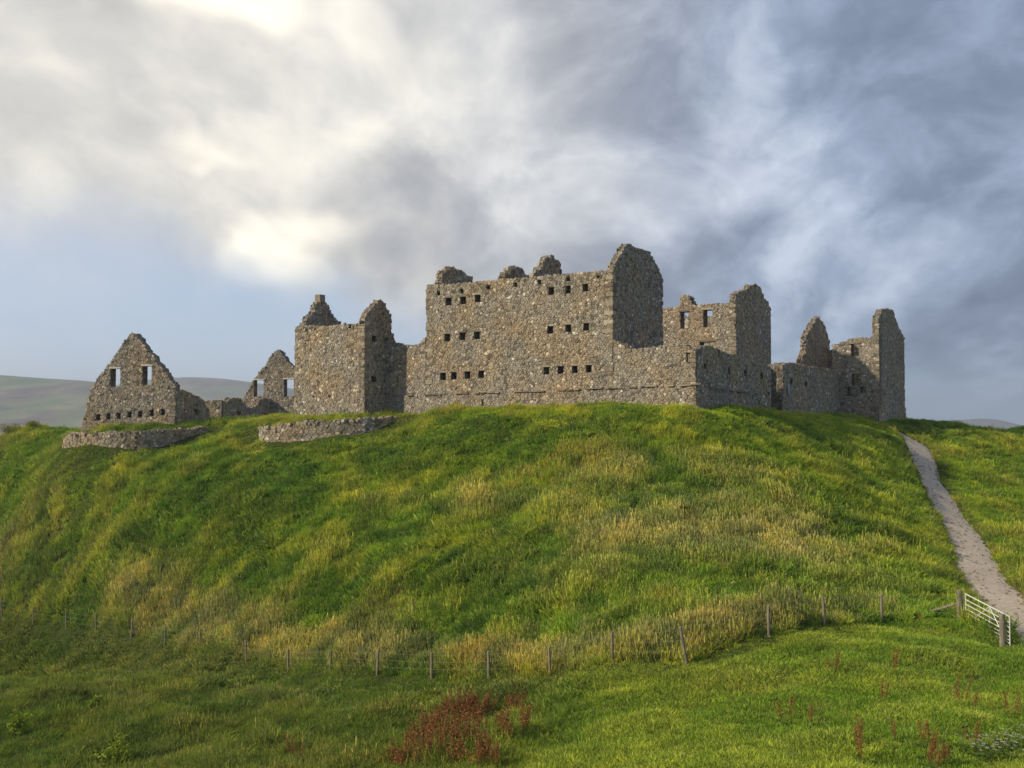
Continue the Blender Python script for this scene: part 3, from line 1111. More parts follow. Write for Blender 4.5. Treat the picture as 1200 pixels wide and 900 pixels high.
    gt2 = px_outline(f0, BD, [(862, 352), (861.8, 344), (866, 341.5), (871, 340.5), (875, 340), (879, 335), (885, 333.5), (890, 336), (893, 343), (897, 351), (903, 360)])
    gt2[1] = (gt2[0][0] + .05, gt2[1][1])
    G2 = wall(fb, f0, BD, RD, gt2, 0.55, (), 1.2, True, True, 42)
    gd2 = gt2[-1][0]
    print('far block', f0, 'gable depth', gd2)
    quoins(G2.o, fb, f0, FD, BD, 3.0, ft[-1][1], 7)
    # rear wall seen through the openings, with its own windows
    Lf = 16.0
    rw = [(2.0, 2.9, zf - 2.3, zf - .9), (10.9, 11.8, zf - 2.6, zf - 1.2)]
    wall(fb, fl + BD * (gd2 - .9), RD, BD, [(0, zf + .4), (7.2, zf + .45), (7.8, zf - .45), (Lf - .95, zf - .4)], 0.9, rw, 1.2, True, True, 43, gx=.5, gz=.36)
    wall(fb, fl, BD, FD, [(0.95, ft[0][1]), (gd2 * .5, ft[0][1] + .5), (gd2 - .95, ft[0][1])], 0.9, (), 1.2, False, True, 44, gx=.5, gz=.36)
    # ---- left flanking tower
    t0 = ST(s45, 0)
    aL, _ = on_plane(t0, -BD, 427, 440)
    k0 = t0 - BD * aL                         # front right corner
    tw = thing('flanking_tower', 'square flanking tower left of the tall block with a stone topped broken left gable', 'ruin', (*(k0 + FD * 4 + BD * 2), 0.0))
    aW = -on_plane(k0, RD, 346, 440)[0]
    kl = k0 + FD * aW
    print('tower', aL, aW)
    tt = px_outline(kl, RD, [(346, 384), (352, 383), (362, 382), (374, 381.5), (386, 382), (397, 380), (408, 379.5), (418, 379.5), (427, 378)])
    th = px_holes(kl, RD, [(359, 386, 2.5, 4), (410, 382.5, 3.2, 4), (386.5, 465.5, 2.2, 4), (367.5, 466, 2.2, 4)])
    tw_w = wall(tw, kl, RD, N, tt, 0.9, th, -0.6, True, False, 51)
    tgt = px_outline(k0, BD, [(427, 379), (428.5, 371), (432, 366), (436, 360), (440, 355), (444, 351.5), (448, 352.5), (451, 357), (454.5, 363), (458.5, 371), (457.5, 381), (459, 390), (462, 397), (466, 402)])
    tgt = [tgt[0]] + [p for i, p in enumerate(tgt[1:], 1)]
    tgt[10] = (tgt[9][0] - .05, tgt[10][1])
    th2 = px_holes(k0, BD, [(438, 397, 4.5, 7), (452.5, 399.5, 4.5, 7), (438, 444.5, 5, 7.5), (452.5, 445.5, 5, 7)])
    tg = wall(tw, k0, BD, RD, tgt, 0.55, th2, -0.6, True, True, 52)
    quoins(tg.o, tw, k0, FD, BD, 0.0, tt[-1][1], 8)
    quoins(tw_w.o, tw, kl, RD, BD, -0.2, tt[0][1], 9)
    dpt = tgt[-1][0]
    zt2 = tt[0][1]
    tl = px_outline(kl, BD, [(348, 382), (354, 377.5), (359, 372), (362, 366), (364.5, 359), (367, 355), (372, 354), (377.5, 355), (380, 360), (383, 367), (388, 374), (394, 380.5)])
    tl = [p for p in tl if p[0] > 0.1]
    ca_, cz_ = on_plane(kl, BD, 372, 350.5)
    tl += [(tl[-1][0] + 1.2, zt2 - 1.2)]
    wall(tw, kl, BD, FD, tl, 0.5, (), -0.6, True, True, 53, size=.32, jag=.2)
    wall(tw, kl + BD * (dpt - .9), RD, BD, [(0, zt2 - .8), (aW * .5, zt2 - 1.0), (aW - .9, zt2 - .6)], 0.9, [(aW * .4, aW * .4 + 1, 2, 4)], -0.6, False, False, 54)
    q = kl + BD * ca_ - FD * .3
    block('chimney_stone', tw_w.o, (q[0], q[1], cz_), (0.66, 0.66, 0.74), math.atan2(BD[1], BD[0]), ('quoin', 2), tw)
    # plinth of the tower
    for b0, dd, nn, pts, sd in ((kl + N * .12, RD, N, [(346, 466.5), (375, 466), (400, 465.5), (427.4, 464.5)], 55), (k0 + RD * .12, BD, RD, [(427.4, 464.5), (440, 465), (455, 464)], 56)):
        wall(tw, b0, dd, nn, px_outline(b0, dd, pts), 0.117, (), -1.2, True, False, sd, rag=False, name='plinth', bury=1.5)
    # ---- curtain between the tower and the tall block
    ml = thing('curtain_wall', 'short dark curtain wall between the left flanking tower and the tall block', 'wall', (*ST((s45 + s5) / 2, 0), 0.4))
    m0 = ST(s45 + .4, 0)
    wall(ml, m0, RD, N, [(0, on_plane(m0, RD, 458, 396)[1])] + px_outline(m0, RD, [(460, 401), (466, 403.5), (476, 404.5), (486, 404.5), (493, 402), (499.5, 396)]), 1.0,
         px_holes(m0, RD, [(463, 484, 3.5, 6)]), 0.2, True, False, 57)
    # ---- right flanking tower
    tR = tc - 1.0
    r0 = ST(0, tR)
    sR = on_plane(r0, RD, 1030, 440)[0]
    rr = r0 + RD * sR
    rt = thing('flanking_tower', 'dark ruined corner tower at the right end with two pointed broken gables', 'ruin', (*(r0 + BD * 4), 0))
    rbase = r0 + FD * 0.6
    rt_t = [(0, on_plane(rbase, RD, 978, 404)[1])] + px_outline(rbase, RD, [(984, 402.5), (988, 400.5), (994, 397), (1002, 396.5), (1012, 396), (1020, 396), (1024, 392), (1027, 384), (1030, 376)])
    rth = px_holes(rbase, RD, [(1002, 410, 9, 14), (1003, 445, 9.5, 14), (995.5, 458.5, 5.5, 11), (1011.5, 456.5, 6, 8)])
    rth[2] = (rth[2][0], rth[1][0] - .02, rth[2][2], rth[1][2] - .1)
    rth[3] = (rth[1][1] + .02, rth[3][1], rth[3][2], rth[1][2] - .1)
    rw_ = wall(rt, rbase, RD, N, rt_t, 0.9, rth, -0.8, True, False, 61)
    for h in rth[:2]:
        lintel(rw_, h, 'quoin', 0.2, 0.2, 0.08)
    rg = px_outline(rr, BD, [(1030, 376), (1031.5, 368), (1033.5, 363), (1040, 362), (1046.5, 363), (1048, 370), (1052, 380), (1055, 388), (1059, 396.5)])
    rg[0] = (0.0, rg[0][1])
    rg[1] = (max(rg[1][0], .3), rg[1][1])
    rG = wall(rt, rr, BD, RD, rg, 0.55, (), -1.0, True, True, 62)
    gR = rg[-1][0]
    print('right tower', tR, sR, gR)
    quoins(rG.o, rt, rr, FD, BD, -0.4, rt_t[-1][1], 10)
    quoins(rG.o, rt, rr + BD * gR, -BD, FD, -0.4, rg[-1][1], 10)
    b0 = rr + RD * .13
    wall(rt, b0, BD, RD, px_outline(b0, BD, [(1030, 475.5), (1045, 477), (1061.5, 478.5)]), 0.125, (), -1.6, True, False, 63, rag=False, name='plinth', bury=1.5)
    b0 = rbase + N * .13
    wall(rt, b0, RD, N, px_outline(b0, RD, [(982, 475.5), (1005, 476), (1030.6, 475.5)]), 0.125, (), -1.2, True, False, 64, rag=False, name='plinth', bury=1.5)
    # inner (left) gable, seen above the curtain
    aa = -on_plane(r0, RD, 941, 420)[0]
    i0 = r0 + FD * aa
    ig = [(-.8, on_plane(i0, BD, 935, 427)[1])] + px_outline(i0, BD, [(941, 417), (944, 410), (944.5, 395), (949, 387), (952.5, 379), (956.5, 372.5), (960, 370.5), (963.5, 376), (967, 384), (972, 400)])
    wall(rt, i0, BD, RD, ig, 0.5, (), 0.2, True, True, 65)
    xe = ig[-1][0]
    print('backwall', xe, rt_t)
    wall(rt, i0 + BD * xe, RD, BD, [(0, rt_t[0][1] + .1), (3, 8.7), (5.5, 8.6), (sR + aa - .95, rg[-1][1] - .2)], 0.9, [(6.0, 6.9, 1.5, 3.0)], 0.0, True, True, 66)
    # ---- stable block on the left, standing at an angle of its own
    az = R(-80)
    SD_ = np.array((math.sin(az), math.cos(az)))        # left along the gable
    SR_, SB = -SD_, np.array((-math.sin(R(-170)), -math.cos(R(-170))))
    SB = np.array((math.cos(R(80)), math.sin(R(80))))
    SN = -SB
    c0 = P(205.5, 480, 88.0)[:2]
    sb = thing('stable_block', 'detached stable ruin on the left with a tall lone gable and two window holes', 'ruin', (*c0, -0.5))
    w0 = -on_plane(c0, SR_, 95, 480)[0]
    cl = c0 + SD_ * w0
    gl = px_outline(cl, SR_, [(95, 503), (97, 496), (100, 489), (103, 474), (105, 462), (107, 455), (110, 450), (114, 445), (123, 432.5), (132, 420), (142, 405.5), (152, 391.5), (156, 390.5), (160, 392), (167, 402), (176, 413.5), (185, 425.5), (195, 438), (205.5, 451)])
    gh = px_holes(cl, SR_, [(135.3, 442.5, 10.5, 21), (172.5, 440, 10, 22)] + [(x, y, 4.4, 7) for x, y in ((115.2, 489), (127.3, 488), (139.4, 487.4), (152, 486), (164.4, 485.5), (178, 484), (191, 483))])
    sw = wall(sb, cl, SR_, SN, gl, 0.8, gh, -1.6, True, True, 71, size=.26, gx=.23, gz=.15)
    for h in gh[:2]:
        lintel(sw, h, 'lintel', 0.16, 0.14, 0.09)
    side = px_outline(c0, SB, [(205.5, 450.5), (208, 453), (213, 456.5), (219, 459), (226, 462.5), (232, 464), (236, 467.5), (240, 472), (243, 477), (245.5, 484)])
    side[0] = (0, side[0][1])
    shl = px_holes(c0, SB, [(229.8, 483, 4.5, 7)])
    wall(sb, c0, SB, SR_, side, 0.8, shl, -1.6, True, False, 72, size=.26, gx=.23, gz=.15)
    quoins(sw.o, sb, c0, SD_, SB, -1.0, side[0][1], 11)
    tg2, _ = on_plane(c0, SB, 328, 470)
    sd2 = px_outline(c0, SB, [(261.5, 472), (264, 470.5), (269, 467.5), (274, 466.5), (281, 467), (283, 471), (287, 472.5), (288, 476), (296, 477.5), (301, 476.5), (304.5, 468.5), (309, 467), (317, 467.5), (325, 468)])
    sh2 = px_holes(c0, SB, [(279.5, 486, 5, 8), (312.5, 487.5, 4.5, 7)])
    wall(sb, c0, SB, SR_, sd2, 0.8, sh2, -1.4, True, False, 73, size=.28, gx=.23, gz=.15)
    # the fragment of cross wall that catches the sun between the two side walls
    dmid = sd2[0][0] - .3
    m0 = c0 + SB * dmid
    wall(sb, m0 + SD_ * 5, SR_, SN, [(0, on_plane(m0, SR_, 243, 474)[1]), (2, on_plane(m0, SR_, 250, 471)[1]), (4.2, on_plane(m0, SR_, 257, 469.5)[1]), (5.0 - .003, on_plane(m0, SR_, 261, 470)[1])], 0.7, (), -1.2, True, True, 74)
    # far gable
    pg2 = P(345, 460, 107.5)[:2]
    e = pg2 + SR_ * 0.8
    w2 = -on_plane(e, SR_, 268, 480)[0]
    el = e + SD_ * w2
    g2 = px_outline(el, SR_, [(268, 482), (275, 474), (283, 468), (288, 461), (292, 456), (296, 447), (302, 440), (307, 434), (313, 424), (319, 415), (325, 410), (329, 411.5), (334, 418), (340, 426.5), (346, 434), (352, 444)])
    h2 = px_holes(el, SR_, [(303.3, 455, 11, 19), (338.7, 454.5, 11, 20)])
    sg2 = wall(sb, el, SR_, SN, g2, 0.8, h2, -1.2, True, False, 75, size=.28, gx=.235, gz=.152)
    for h in h2:
        lintel(sg2, h, 'lintel', 0.16, 0.14, 0.09)
    # west side wall of the stable, low
    wl = np.linalg.norm(el - cl)
    dw = (el - cl) / wl
    wall(sb, cl, dw, SD_, [(0.9, .6), (4, .2), (9, .8), (wl - 1, .4)], 0.7, (), -1.6, True, True, 76, gx=.5, gz=.36)


BANKS = []


def bank(name, label, cols, seed):
    """a curved dry stone bank: (column, top row, foot row, distance)"""
    pts = np.array([(*P(c, (a + b) / 2, d)[:2], P(c, a, d)[2], P(c, b, d)[2]) for c, a, b, d in cols])
    dn = _dense(pts, 1.9)
    BANKS.append((dn[:, 0], dn[:, 1]))
    mid = dn[len(dn) // 2]
    root = thing(name, label, 'wall', (mid[0], mid[1], mid[3]))
    S = Stones(seed)
    vs, fs = [], []
    for k in range(len(dn) - 1):
        p, q = dn[k], dn[k + 1]
        d = (q - p)[:2]; L = np.linalg.norm(d); d /= L
        nr = np.array((d[1], -d[0]))
        o = len(vs)
        for (x, y, zt, zb) in (p, q):
            vs += [(x, y, zb - .8), (x, y, zt - .05), (x - nr[0] * .7, y - nr[1] * .7, zt - .05), (x - nr[0] * .7, y - nr[1] * .7, zb - .8)]
        fs += [(o, o + 4, o + 5, o + 1), (o + 1, o + 5, o + 6, o + 2), (o + 2, o + 6, o + 7, o + 3)]
        lay_face(S, p[:2], d, nr, [(0, p[3] - .5), (0, p[2] + .05), (L, q[2] + .05), (L, q[3] - .5)], (), min(p[3], q[3]) - .4, 0.30, 0.21, sides=False)
        for j in range(8):
            if S.rng.random() < .75:
                u = S.rng.random()
                c = p[:2] + d * L * u - nr * S.rng.uniform(0, .5)
                sz = S.rng.uniform(.18, .38)
                S.lump((c[0], c[1], p[2] + (q[2] - p[2]) * u + S.rng.uniform(-.12, .08)), (sz * 1.2, sz, sz * .7), tint_of(S.rng))
    w = new_mesh('wall', vs, fs, M_CORE)
    part_of(w, root)
    o = new_mesh('rubble_stones', S.v, S.f, M_STONE, None, False, {'tint': S.t}, 'stuff')
    o.parent = w


castle()
bank('retaining_wall', 'curved dry stone retaining bank below the lone stable gable', [(74, 512, 521, 86.5), (82, 509, 527, 85), (100, 508, 530, 84), (130, 507.5, 533, 83), (160, 506.5, 529, 83), (190, 504.5, 523, 83.8), (218, 503, 516, 85), (243, 501.5, 509, 86)], 81)
bank('retaining_wall', 'low dry stone retaining bank in front of the left flanking tower', [(304, 501, 516, 81.5), (308, 501, 518, 80.3), (325, 499, 517, 79.5), (355, 496, 516, 79), (385, 493.5, 514.5, 78.6), (415, 492, 511, 78.5), (440, 491, 508, 78.8), (462, 490, 502, 80), (468, 490, 497, 81)], 82)

# ------------------------------------------------------------------ fence and gate
def tube(pts, rad, sides=6, cap=True, rng=None):
    """tapered tube through 3-D points; rad is one radius or one per point"""
    pts = [Vector(p) for p in pts]
    rad = [rad] * len(pts) if isinstance(rad, (int, float)) else rad
    vs, fs = [], []
    for i, p in enumerate(pts):
        t = (pts[min(i + 1, len(pts) - 1)] - pts[max(i - 1, 0)]).normalized()
        u = t.orthogonal().normalized() if abs(t.z) < .99 else Vector((1, 0, 0))
        if abs(t.z) < .9:
            u = t.cross(Vector((0, 0, 1))).normalized()
        w = t.cross(u)
        for k in range(sides):
            a = 2 * math.pi * k / sides
            r = rad[i] * (1 if rng is None else rng.uniform(.93, 1.07))
            vs.append(p + (u * math.cos(a) + w * math.sin(a)) * r)
    n = len(pts)
    for i in range(n - 1):
        for k in range(sides):
            j = (k + 1) % sides
            fs.append((i * sides + k, i * sides + j, (i + 1) * sides + j, (i + 1) * sides + k))
    if cap:
        fs.append(tuple(range(sides))[::-1])
        fs.append(tuple((n - 1) * sides + k for k in range(sides)))
    return vs, fs


def add_tube(name, root, pts, rad, mat, sides=6, rng=None):
    vs, fs = tube(pts, rad, sides, True, rng)
    o = new_mesh(name, vs, fs, mat)
    return part_of(o, root)


def build_fence():
    rng = random.Random(4)
    x, y = P(573, 804, 44)[:2]
    f = thing('wire_fence', 'post and wire fence with weathered timber posts crossing the foot of the mound', 'fence', (x, y, float(H(x, y))))
    tops = []
    for k, (c, tr, fr, d) in enumerate(FENCE):
        x, y, _ = P(c, fr, d)
        z = float(H(x, y))
        zt = P(c, tr, d)[2]
        h = min(max(zt - z, 1.15), 1.5)
        lean = rng.uniform(-.05, .05) if c != 805 else -0.17
        la = rng.uniform(-.05, .05)
        top = Vector((x + lean * h, y + la * h, z + h))
        r = rng.uniform(.055, .07)
        add_tube('post', f, [(x - lean * .4, y, z - .4), (x + lean * h * .5, y + la * h * .5, z + h * .5), top, top + Vector((0, 0, .03))], [r, r, r * .96, r * .6], M_POST, 8, rng)
        tops.append((Vector((x, y, z)), top, h))
    x, y = P(1125, 726, 43.5)[:2]
    z = float(H(x, y))
    tops.append((Vector((x, y, z)), Vector((x, y, z + 1.15)), 1.15))
    for q in (0.93, 0.66, 0.38):
        pts = []
        for k, (b, t, h) in enumerate(tops):
            p = b + (t - b) * q - Vector((0, .07, 0))
            if k:
                m = (pts[-1] + p) / 2
                pts.append(m - Vector((0, 0, .03)))
            pts.append(p)
        add_tube('wire', f, pts, 0.0032, M_WIRE, 4)


def build_gate():
    rng = random.Random(8)
    a = np.array(P(1125, 726, 43.5)); b = np.array(P(1175, 756, 40.5))
    a[2] = float(H(a[0], a[1])); b[2] = float(H(b[0], b[1]))
    A, B = Vector(a), Vector(b)
    for p, h, lab, first in ((A, 1.32, 'stout round timber gate post with a slanting strut on its left', True), (B, 1.25, 'stout round timber gate post at the near end of the metal gate', False)):
        g = thing('gate_post', lab, 'post', p)
        o = add_tube('post', g, [p - Vector((0, 0, .5)), p + Vector((0, 0, h * .5)), p + Vector((0, 0, h - .02)), p + Vector((0, 0, h + .02))], [.125, .12, .115, .10], M_POST, 14, rng)
        if first:
            e = Vector(P(1081, 723, 44.5)); e.z = float(H(e.x, e.y))
            add_tube('strut', g, [p + Vector((-.06, 0, .78)), (p + e) / 2 + Vector((0, 0, .40)), e + Vector((0, 0, .05))], [.055, .052, .05], M_POST, 8, rng)
        else:
            add_tube('wire_band', g, [p + Vector((0, 0, .95)), p + Vector((0, 0, .98))], .122, M_WIRE, 12)
    u = (B - A); u.z = 0; L = u.length; u.normalize()
    side = Vector((-u.y, u.x, 0))
    if side.x < 0: side = -side
    off = side * 0.17
    s0, s1 = A + u * 0.16 + off, B + u * 0.22 + off
    def at(k, h):
        p = s0 + (s1 - s0) * k
        return Vector((p.x, p.y, A.z + (B.z - A.z) * k + h))
    gt = thing('field_gate', 'silver galvanised steel bar gate across the gravel path', 'gate', (s0 + s1) / 2 + Vector((0, 0, .1)))
    hs = [.16, .28, .42, .58, .77, .97, 1.2]
    for i, h in enumerate(hs):
        add_tube('rail', gt, [at(0, h), at(1, h)], .026 if i == 6 else .019, M_GATE, 8)
    for k in (0.0, 1.0):
        add_tube('stile', gt, [at(k, .10), at(k, 1.215)], .026, M_GATE, 8)
    add_tube('brace', gt, [at(.56, .16), at(.56, 1.19)], .018, M_GATE, 6)
    add_tube('brace', gt, [at(.12, .16), at(.55, 1.17)], .018, M_GATE, 6)
    add_tube('brace', gt, [at(.57, 1.17), at(.92, .16)], .018, M_GATE, 6)
    for h in (.25, 1.1):
        add_tube('hinge', gt, [A + Vector((.05, 0, h)), at(0, h)], .02, M_WIRE, 6)
    add_tube('latch', gt, [at(1, .92) + Vector((0, 0, -.12)), at(1, .92) + Vector((.03, -.02, .2))], .022, M_WIRE, 6)


build_fence()
build_gate()


# ------------------------------------------------------------------ plants
def mat_leaf(name, use_inst=True, c1=(0.06, 0.1, 0.02), c2=(0.1, 0.16, 0.03), trans=0.32):
    m, t, b = material(name)
    bv = t.n('ShaderNodeAttribute', attribute_name='bv').outputs['Fac']
    if use_inst:
        base = t.n('ShaderNodeAttribute', attribute_name='gcol', attribute_type='INSTANCER').outputs['Color']
        c = t.mix(1.0, base, t.ramp(bv, [(0.0, (0.5, 0.55, 0.5)), (0.5, (1, 1, 1)), (1.0, (1.6, 1.5, 1.25))]), 'MULTIPLY')
    else:
        c = t.ramp(bv, [(0.0, c1), (1.0, c2)])
    t.link(c, b.inputs['Base Color'])
    b.inputs['Roughness'].default_value = 0.75
    b.inputs['Specular IOR Level'].default_value = 0.12
    tr = t.n('ShaderNodeBsdfTranslucent', ins={'Color': c})
    mx = t.n('ShaderNodeMixShader', ins={0: trans, 1: b.outputs[0], 2: tr.outputs[0]})
    t.link(mx.outputs[0], m.node_tree.nodes['Material Output'].inputs['Surface'])
    return m


M_GRASS = mat_leaf('grass_blades')


def tuft_mesh(name, n, h, spread, w, lean, seed, heads=0.0, broad=False):
    r = random.Random(seed)
    vs, fs, bv = [], [], []
    for k in range(n):
        a = r.uniform(0, 6.283)
        q = spread * math.sqrt(r.random())
        x0, y0 = q * math.cos(a), q * math.sin(a)
        hh = h * r.uniform(.55, 1.1)
        out = r.uniform(.15, 1.0) * lean * hh
        da = a + r.uniform(-.9, .9)
        dx, dy = math.cos(da) * out, math.sin(da) * out
        fa = r.uniform(0, 6.283)
        fx, fy = math.cos(fa), math.sin(fa)
        val = r.random()
        ww = w * r.uniform(.7, 1.3)
        o = len(vs)
        prof = ((0, 1.0), (.45, .9), (.8, .6), (1.0, .08)) if not broad else ((0, .25), (.35, 1.0), (.75, .85), (1.0, .05))
        for u, k2 in prof:
            cx, cy = x0 + dx * u * u, y0 + dy * u * u
            cz = hh * (u - .25 * u * u * lean)
            vs.append((cx - fx * ww * k2 / 2, cy - fy * ww * k2 / 2, cz))
            vs.append((cx + fx * ww * k2 / 2, cy + fy * ww * k2 / 2, cz))
        for i in range(3):
            fs.append((o + 2 * i, o + 2 * i + 1, o + 2 * i + 3, o + 2 * i + 2)); bv.append(val)
        if r.random() < heads:
            tx, ty, tz = x0 + dx, y0 + dy, hh * (1 - .25 * lean)
            for m in range(3):
                o = len(vs)
                g = r.uniform(.007, .014); b = r.uniform(0, 6.28)
                ox, oy = math.cos(b) * g, math.sin(b) * g
                zb = tz - .02 - .05 * m
                vs += [(tx - ox, ty - oy, zb), (tx + ox, ty + oy, zb), (tx + ox * .6, ty + oy * .6, zb + .10), (tx - ox * .6, ty - oy * .6, zb + .10)]
                fs.append((o, o + 1, o + 2, o + 3)); bv.append(.85)
    me = bpy.data.meshes.new(name)
    me.from_pydata(vs, [], fs)
    at = me.attributes.new('bv', 'FLOAT', 'FACE')
    at.data.foreach_set('value', np.array(bv, np.float32))
    me.materials.append(M_GRASS)
    me.update()
    return me


def build_grass():
    tc_ = bpy.data.collections.new('grass_tufts')
    spec = [('t0', 22, .42, .17, .020, .7, 0, False), ('t1', 22, .50, .19, .020, .9, 0, False), ('t2', 20, .36, .20, .022, 1.1, 0, False),
            ('t3', 24, .60, .17, .014, .5, .5, False), ('t4', 24, .54, .20, .014, .8, .4, False),
            ('t5', 26, .14, .20, .017, 1.0, 0, False), ('t6', 24, .17, .22, .017, .8, 0, False),
            ('t7', 16, .36, .20, .075, .9, 0, True)]
    for i, (nm, n, h, sp, w, le, hd, br) in enumerate(spec):
        o = bpy.data.objects.new('tuft_%d' % i, tuft_mesh(nm, n, h, sp, w, le, 40 + i, hd, br))
        tc_.objects.link(o)
    rs = np.random.RandomState(77)
    N = 620000
    y = 22 + (114 - 22) * rs.rand(N) ** 1.0
    x = (rs.rand(N) * 2 - 1) * (0.53 * y + 4)
    # area-true sampling, a little thinner with distance
    area = (0.53 * y + 4)
    keep = rs.rand(N) < area / area.max() * np.clip(1.5 - y / 100, .5, 1.3)
    x, y = x[keep], y[keep]
    rel = np.stack((x, y), 1) - C1
    s, t = rel @ FD, rel @ BD
    g = path_gap(x, y)
    ok = ~((s > -0.05) & (s < 30) & (t > -0.1) & (t < 48))           # enclosure
    ok &= ~((s > 26.5) & (s < 36.5) & (t > -2.7) & (t < 8))          # left tower
    ok &= ~((s > -4.1) & (s < 5) & (t > 35.8) & (t < 48))            # right tower
    ok &= ~((s > 20) & (t > 6))
    ok &= (g > -0.04 + 0.5 * (fbm(x * 1.1, y * 1.1, 3, 3) - .5) - 0.2 * (rs.rand(len(g)) < .12))
    x, y, g = x[ok], y[ok], g[ok]
    z = H(x, y)
    n = len(x)

    def zone(px, py, rx, ry, rot=0.0):
        c = ground_at(px, py)
        dx, dy = x - c[0], y - c[1]
        cr, sr = math.cos(rot), math.sin(rot)
        return np.exp(-(((dx * cr + dy * sr) / rx) ** 2 + ((-dx * sr + dy * cr) / ry) ** 2))

    def tussock(cell, seed):
        """nearest tussock: distance in cells and two random values of it"""
        ux, uy = x / cell, y / cell
        ix, iy = np.floor(ux), np.floor(uy)
        best = np.full(n, 9.0); r1 = np.zeros(n); r2 = np.zeros(n)
        for ox in (-1, 0, 1):
            for oy in (-1, 0, 1):
                jx, jy = ix + ox, iy + oy
                d = np.hypot(jx + _hash(jx, jy, seed) - ux, jy + _hash(jx, jy, seed + 1) - uy)
                m = d < best
                best = np.where(m, d, best)
                r1 = np.where(m, _hash(jx, jy, seed + 2), r1); r2 = np.where(m, _hash(jx, jy, seed + 3), r2)
        return best, r1, r2
    td, tr1, tr2 = tussock(1.25, 301)
    ud, ur1, ur2 = tussock(0.62, 401)
    # which side of the fence
    fx = np.array([P(c, f, d)[0] for c, _, f, d in FENCE] + [P(1125, 726, 43.5)[0], P(1175, 756, 40.5)[0], 40])
    fy = np.array([P(c, f, d)[1] for c, _, f, d in FENCE] + [43.5, 40.5, 36.5])
    above = y - np.interp(x, fx, fy)                    # metres beyond the fence
    slope = smooth(-0.3, 0.5, above)
    n1 = fbm(x / 7.0 + 0.35 * y / 7.0, y / 6.0, 4, 31)
    n2 = fbm(x / 2.2, y / 2.2, 3, 41)
    n3 = fbm(x / 0.8, y / 0.8, 2, 51)
    n4 = fbm(x / 12.0, y / 9.0, 3, 61)
    pasture = (1 - slope) * smooth(-2.5, 3.0, x + 0.35 * (36 - y) + 3.0 * (n2 - .5) - 1.5)
    meadow = (1 - slope) * (1 - pasture)
    # dry grass
    T = 1.1 * (n1 - 0.50) + 0.55 * (n2 - .5)
    for a, zs in ((.62, (745, 620, 8, 5)), (.50, (870, 640, 6, 4)), (.34, (640, 545, 6, 3)), (.18, (540, 590, 8, 4)), (.22, (900, 560, 8, 4)),
                  (.55, (10, 650, 5, 2.5)), (.05, (160, 600, 8, 4)), (-.22, (120, 570, 12, 5)), (.2, (480, 520, 5, 2.5)), (-.2, (300, 570, 9, 6)), (.28, (190, 660, 6, 3)), (-.25, (450, 660, 8, 3)),
                  (-.3, (760, 500, 14, 3)), (-.4, (1040, 600, 6, 14)), (-.35, (1150, 560, 12, 20)), (-.2, (250, 640, 8, 4)), (-.25, (600, 640, 5, 3)), (-.35, (600, 492, 12, 4)), (-.3, (860, 500, 9, 4))):
        T = T + a * zone(*zs)
    T = T + 0.85 * np.exp(-((above - 1.9) / 1.8) ** 2) * smooth(-34, -18, x) * (1 - smooth(6, 15, x)) * slope
    T = T + 0.45 * np.exp(-((above - 1.5) / 1.5) ** 2) * smooth(6, 10, x) * (1 - smooth(16, 19, x)) * slope
    T = np.clip(T + 0.10, 0.02, .80) * (slope + 0.55 * meadow) + pasture * np.clip(0.5 * (n1 - .45), 0, .2)
    ca = np.array
    green = np.where((n4 > .5)[:, None], ca((0.256, 0.389, 0.028)), ca((0.212, 0.354, 0.032)))
    k = smooth(.35, .7, n2)[:, None]
    green = green * (1 - k) + ca((0.360, 0.425, 0.048)) * k
    k = smooth(.50, .30, n1)[:, None] * 0.55
    green = green * (1 - k) + ca((0.116, 0.248, 0.035)) * k
    past = ca((0.210, 0.352, 0.033)) * (1 - smooth(.35, .65, n2)[:, None]) + ca((0.330, 0.427, 0.051)) * smooth(.35, .65, n2)[:, None]
    mead = ca((0.124, 0.206, 0.028)) * (1 - smooth(.4, .7, n2)[:, None]) + ca((0.193, 0.254, 0.038)) * smooth(.4, .7, n2)[:, None]
    colr = green * slope[:, None] + past * pasture[:, None] + mead * meadow[:, None]
    straw = ca((0.36, 0.33, 0.125)) * (1 - n3[:, None]) + ca((0.47, 0.43, 0.215)) * n3[:, None]
    ochre = ca((0.335, 0.255, 0.090))
    kk = smooth(.45, .65, n4)[:, None]
    tan = straw * (1 - kk * .6) + ochre * kk * .6
    # each tuft is a mixture of fresh and dead blades
    f = np.clip(T + rs.normal(0, .22, n), 0, 1)[:, None]
    colr = colr * (1 - f) + tan * f
    dry = rs.rand(n) < T * .8
    # tussocks differ in freshness: some yellow, some blue green, some dead
    w1 = (slope * .9 + meadow * .6 + pasture * .35)[:, None]
    tint = np.where((tr1 < .3)[:, None], ca((0.68, 0.77, 0.80)), np.where((tr1 > .76)[:, None], ca((1.22, 1.18, 1.05)), ca((1.0, 1.0, 1.0))))
    tint = tint * np.where((ur1 < .3)[:, None], ca((0.75, 0.8, 0.8)), np.where((ur1 > .75)[:, None], ca((1.25, 1.15, 1.0)), ca((1.0, 1.0, 1.0))))
    colr = colr * (1 + (tint - 1) * w1)
    # rank dry fringe beside the path on the left
    fr = np.exp(-(np.maximum(g, 0) / .8) ** 2) * (rs.rand(n) < .35)
    colr = colr * (1 - fr[:, None]) + ca((0.20, 0.165, 0.07)) * fr[:, None]
    colr *= (0.8 + 0.4 * rs.rand(n))[:, None]
    # shape
    idx = rs.randint(0, 3, n)
    idx = np.where(dry, 3 + rs.randint(0, 2, n), idx)
    idx = np.where((pasture > .5), 5 + rs.randint(0, 2, n), idx)
    bl = (rs.rand(n) < .25) & (slope > .5) & (~dry) & (n1 < .45)
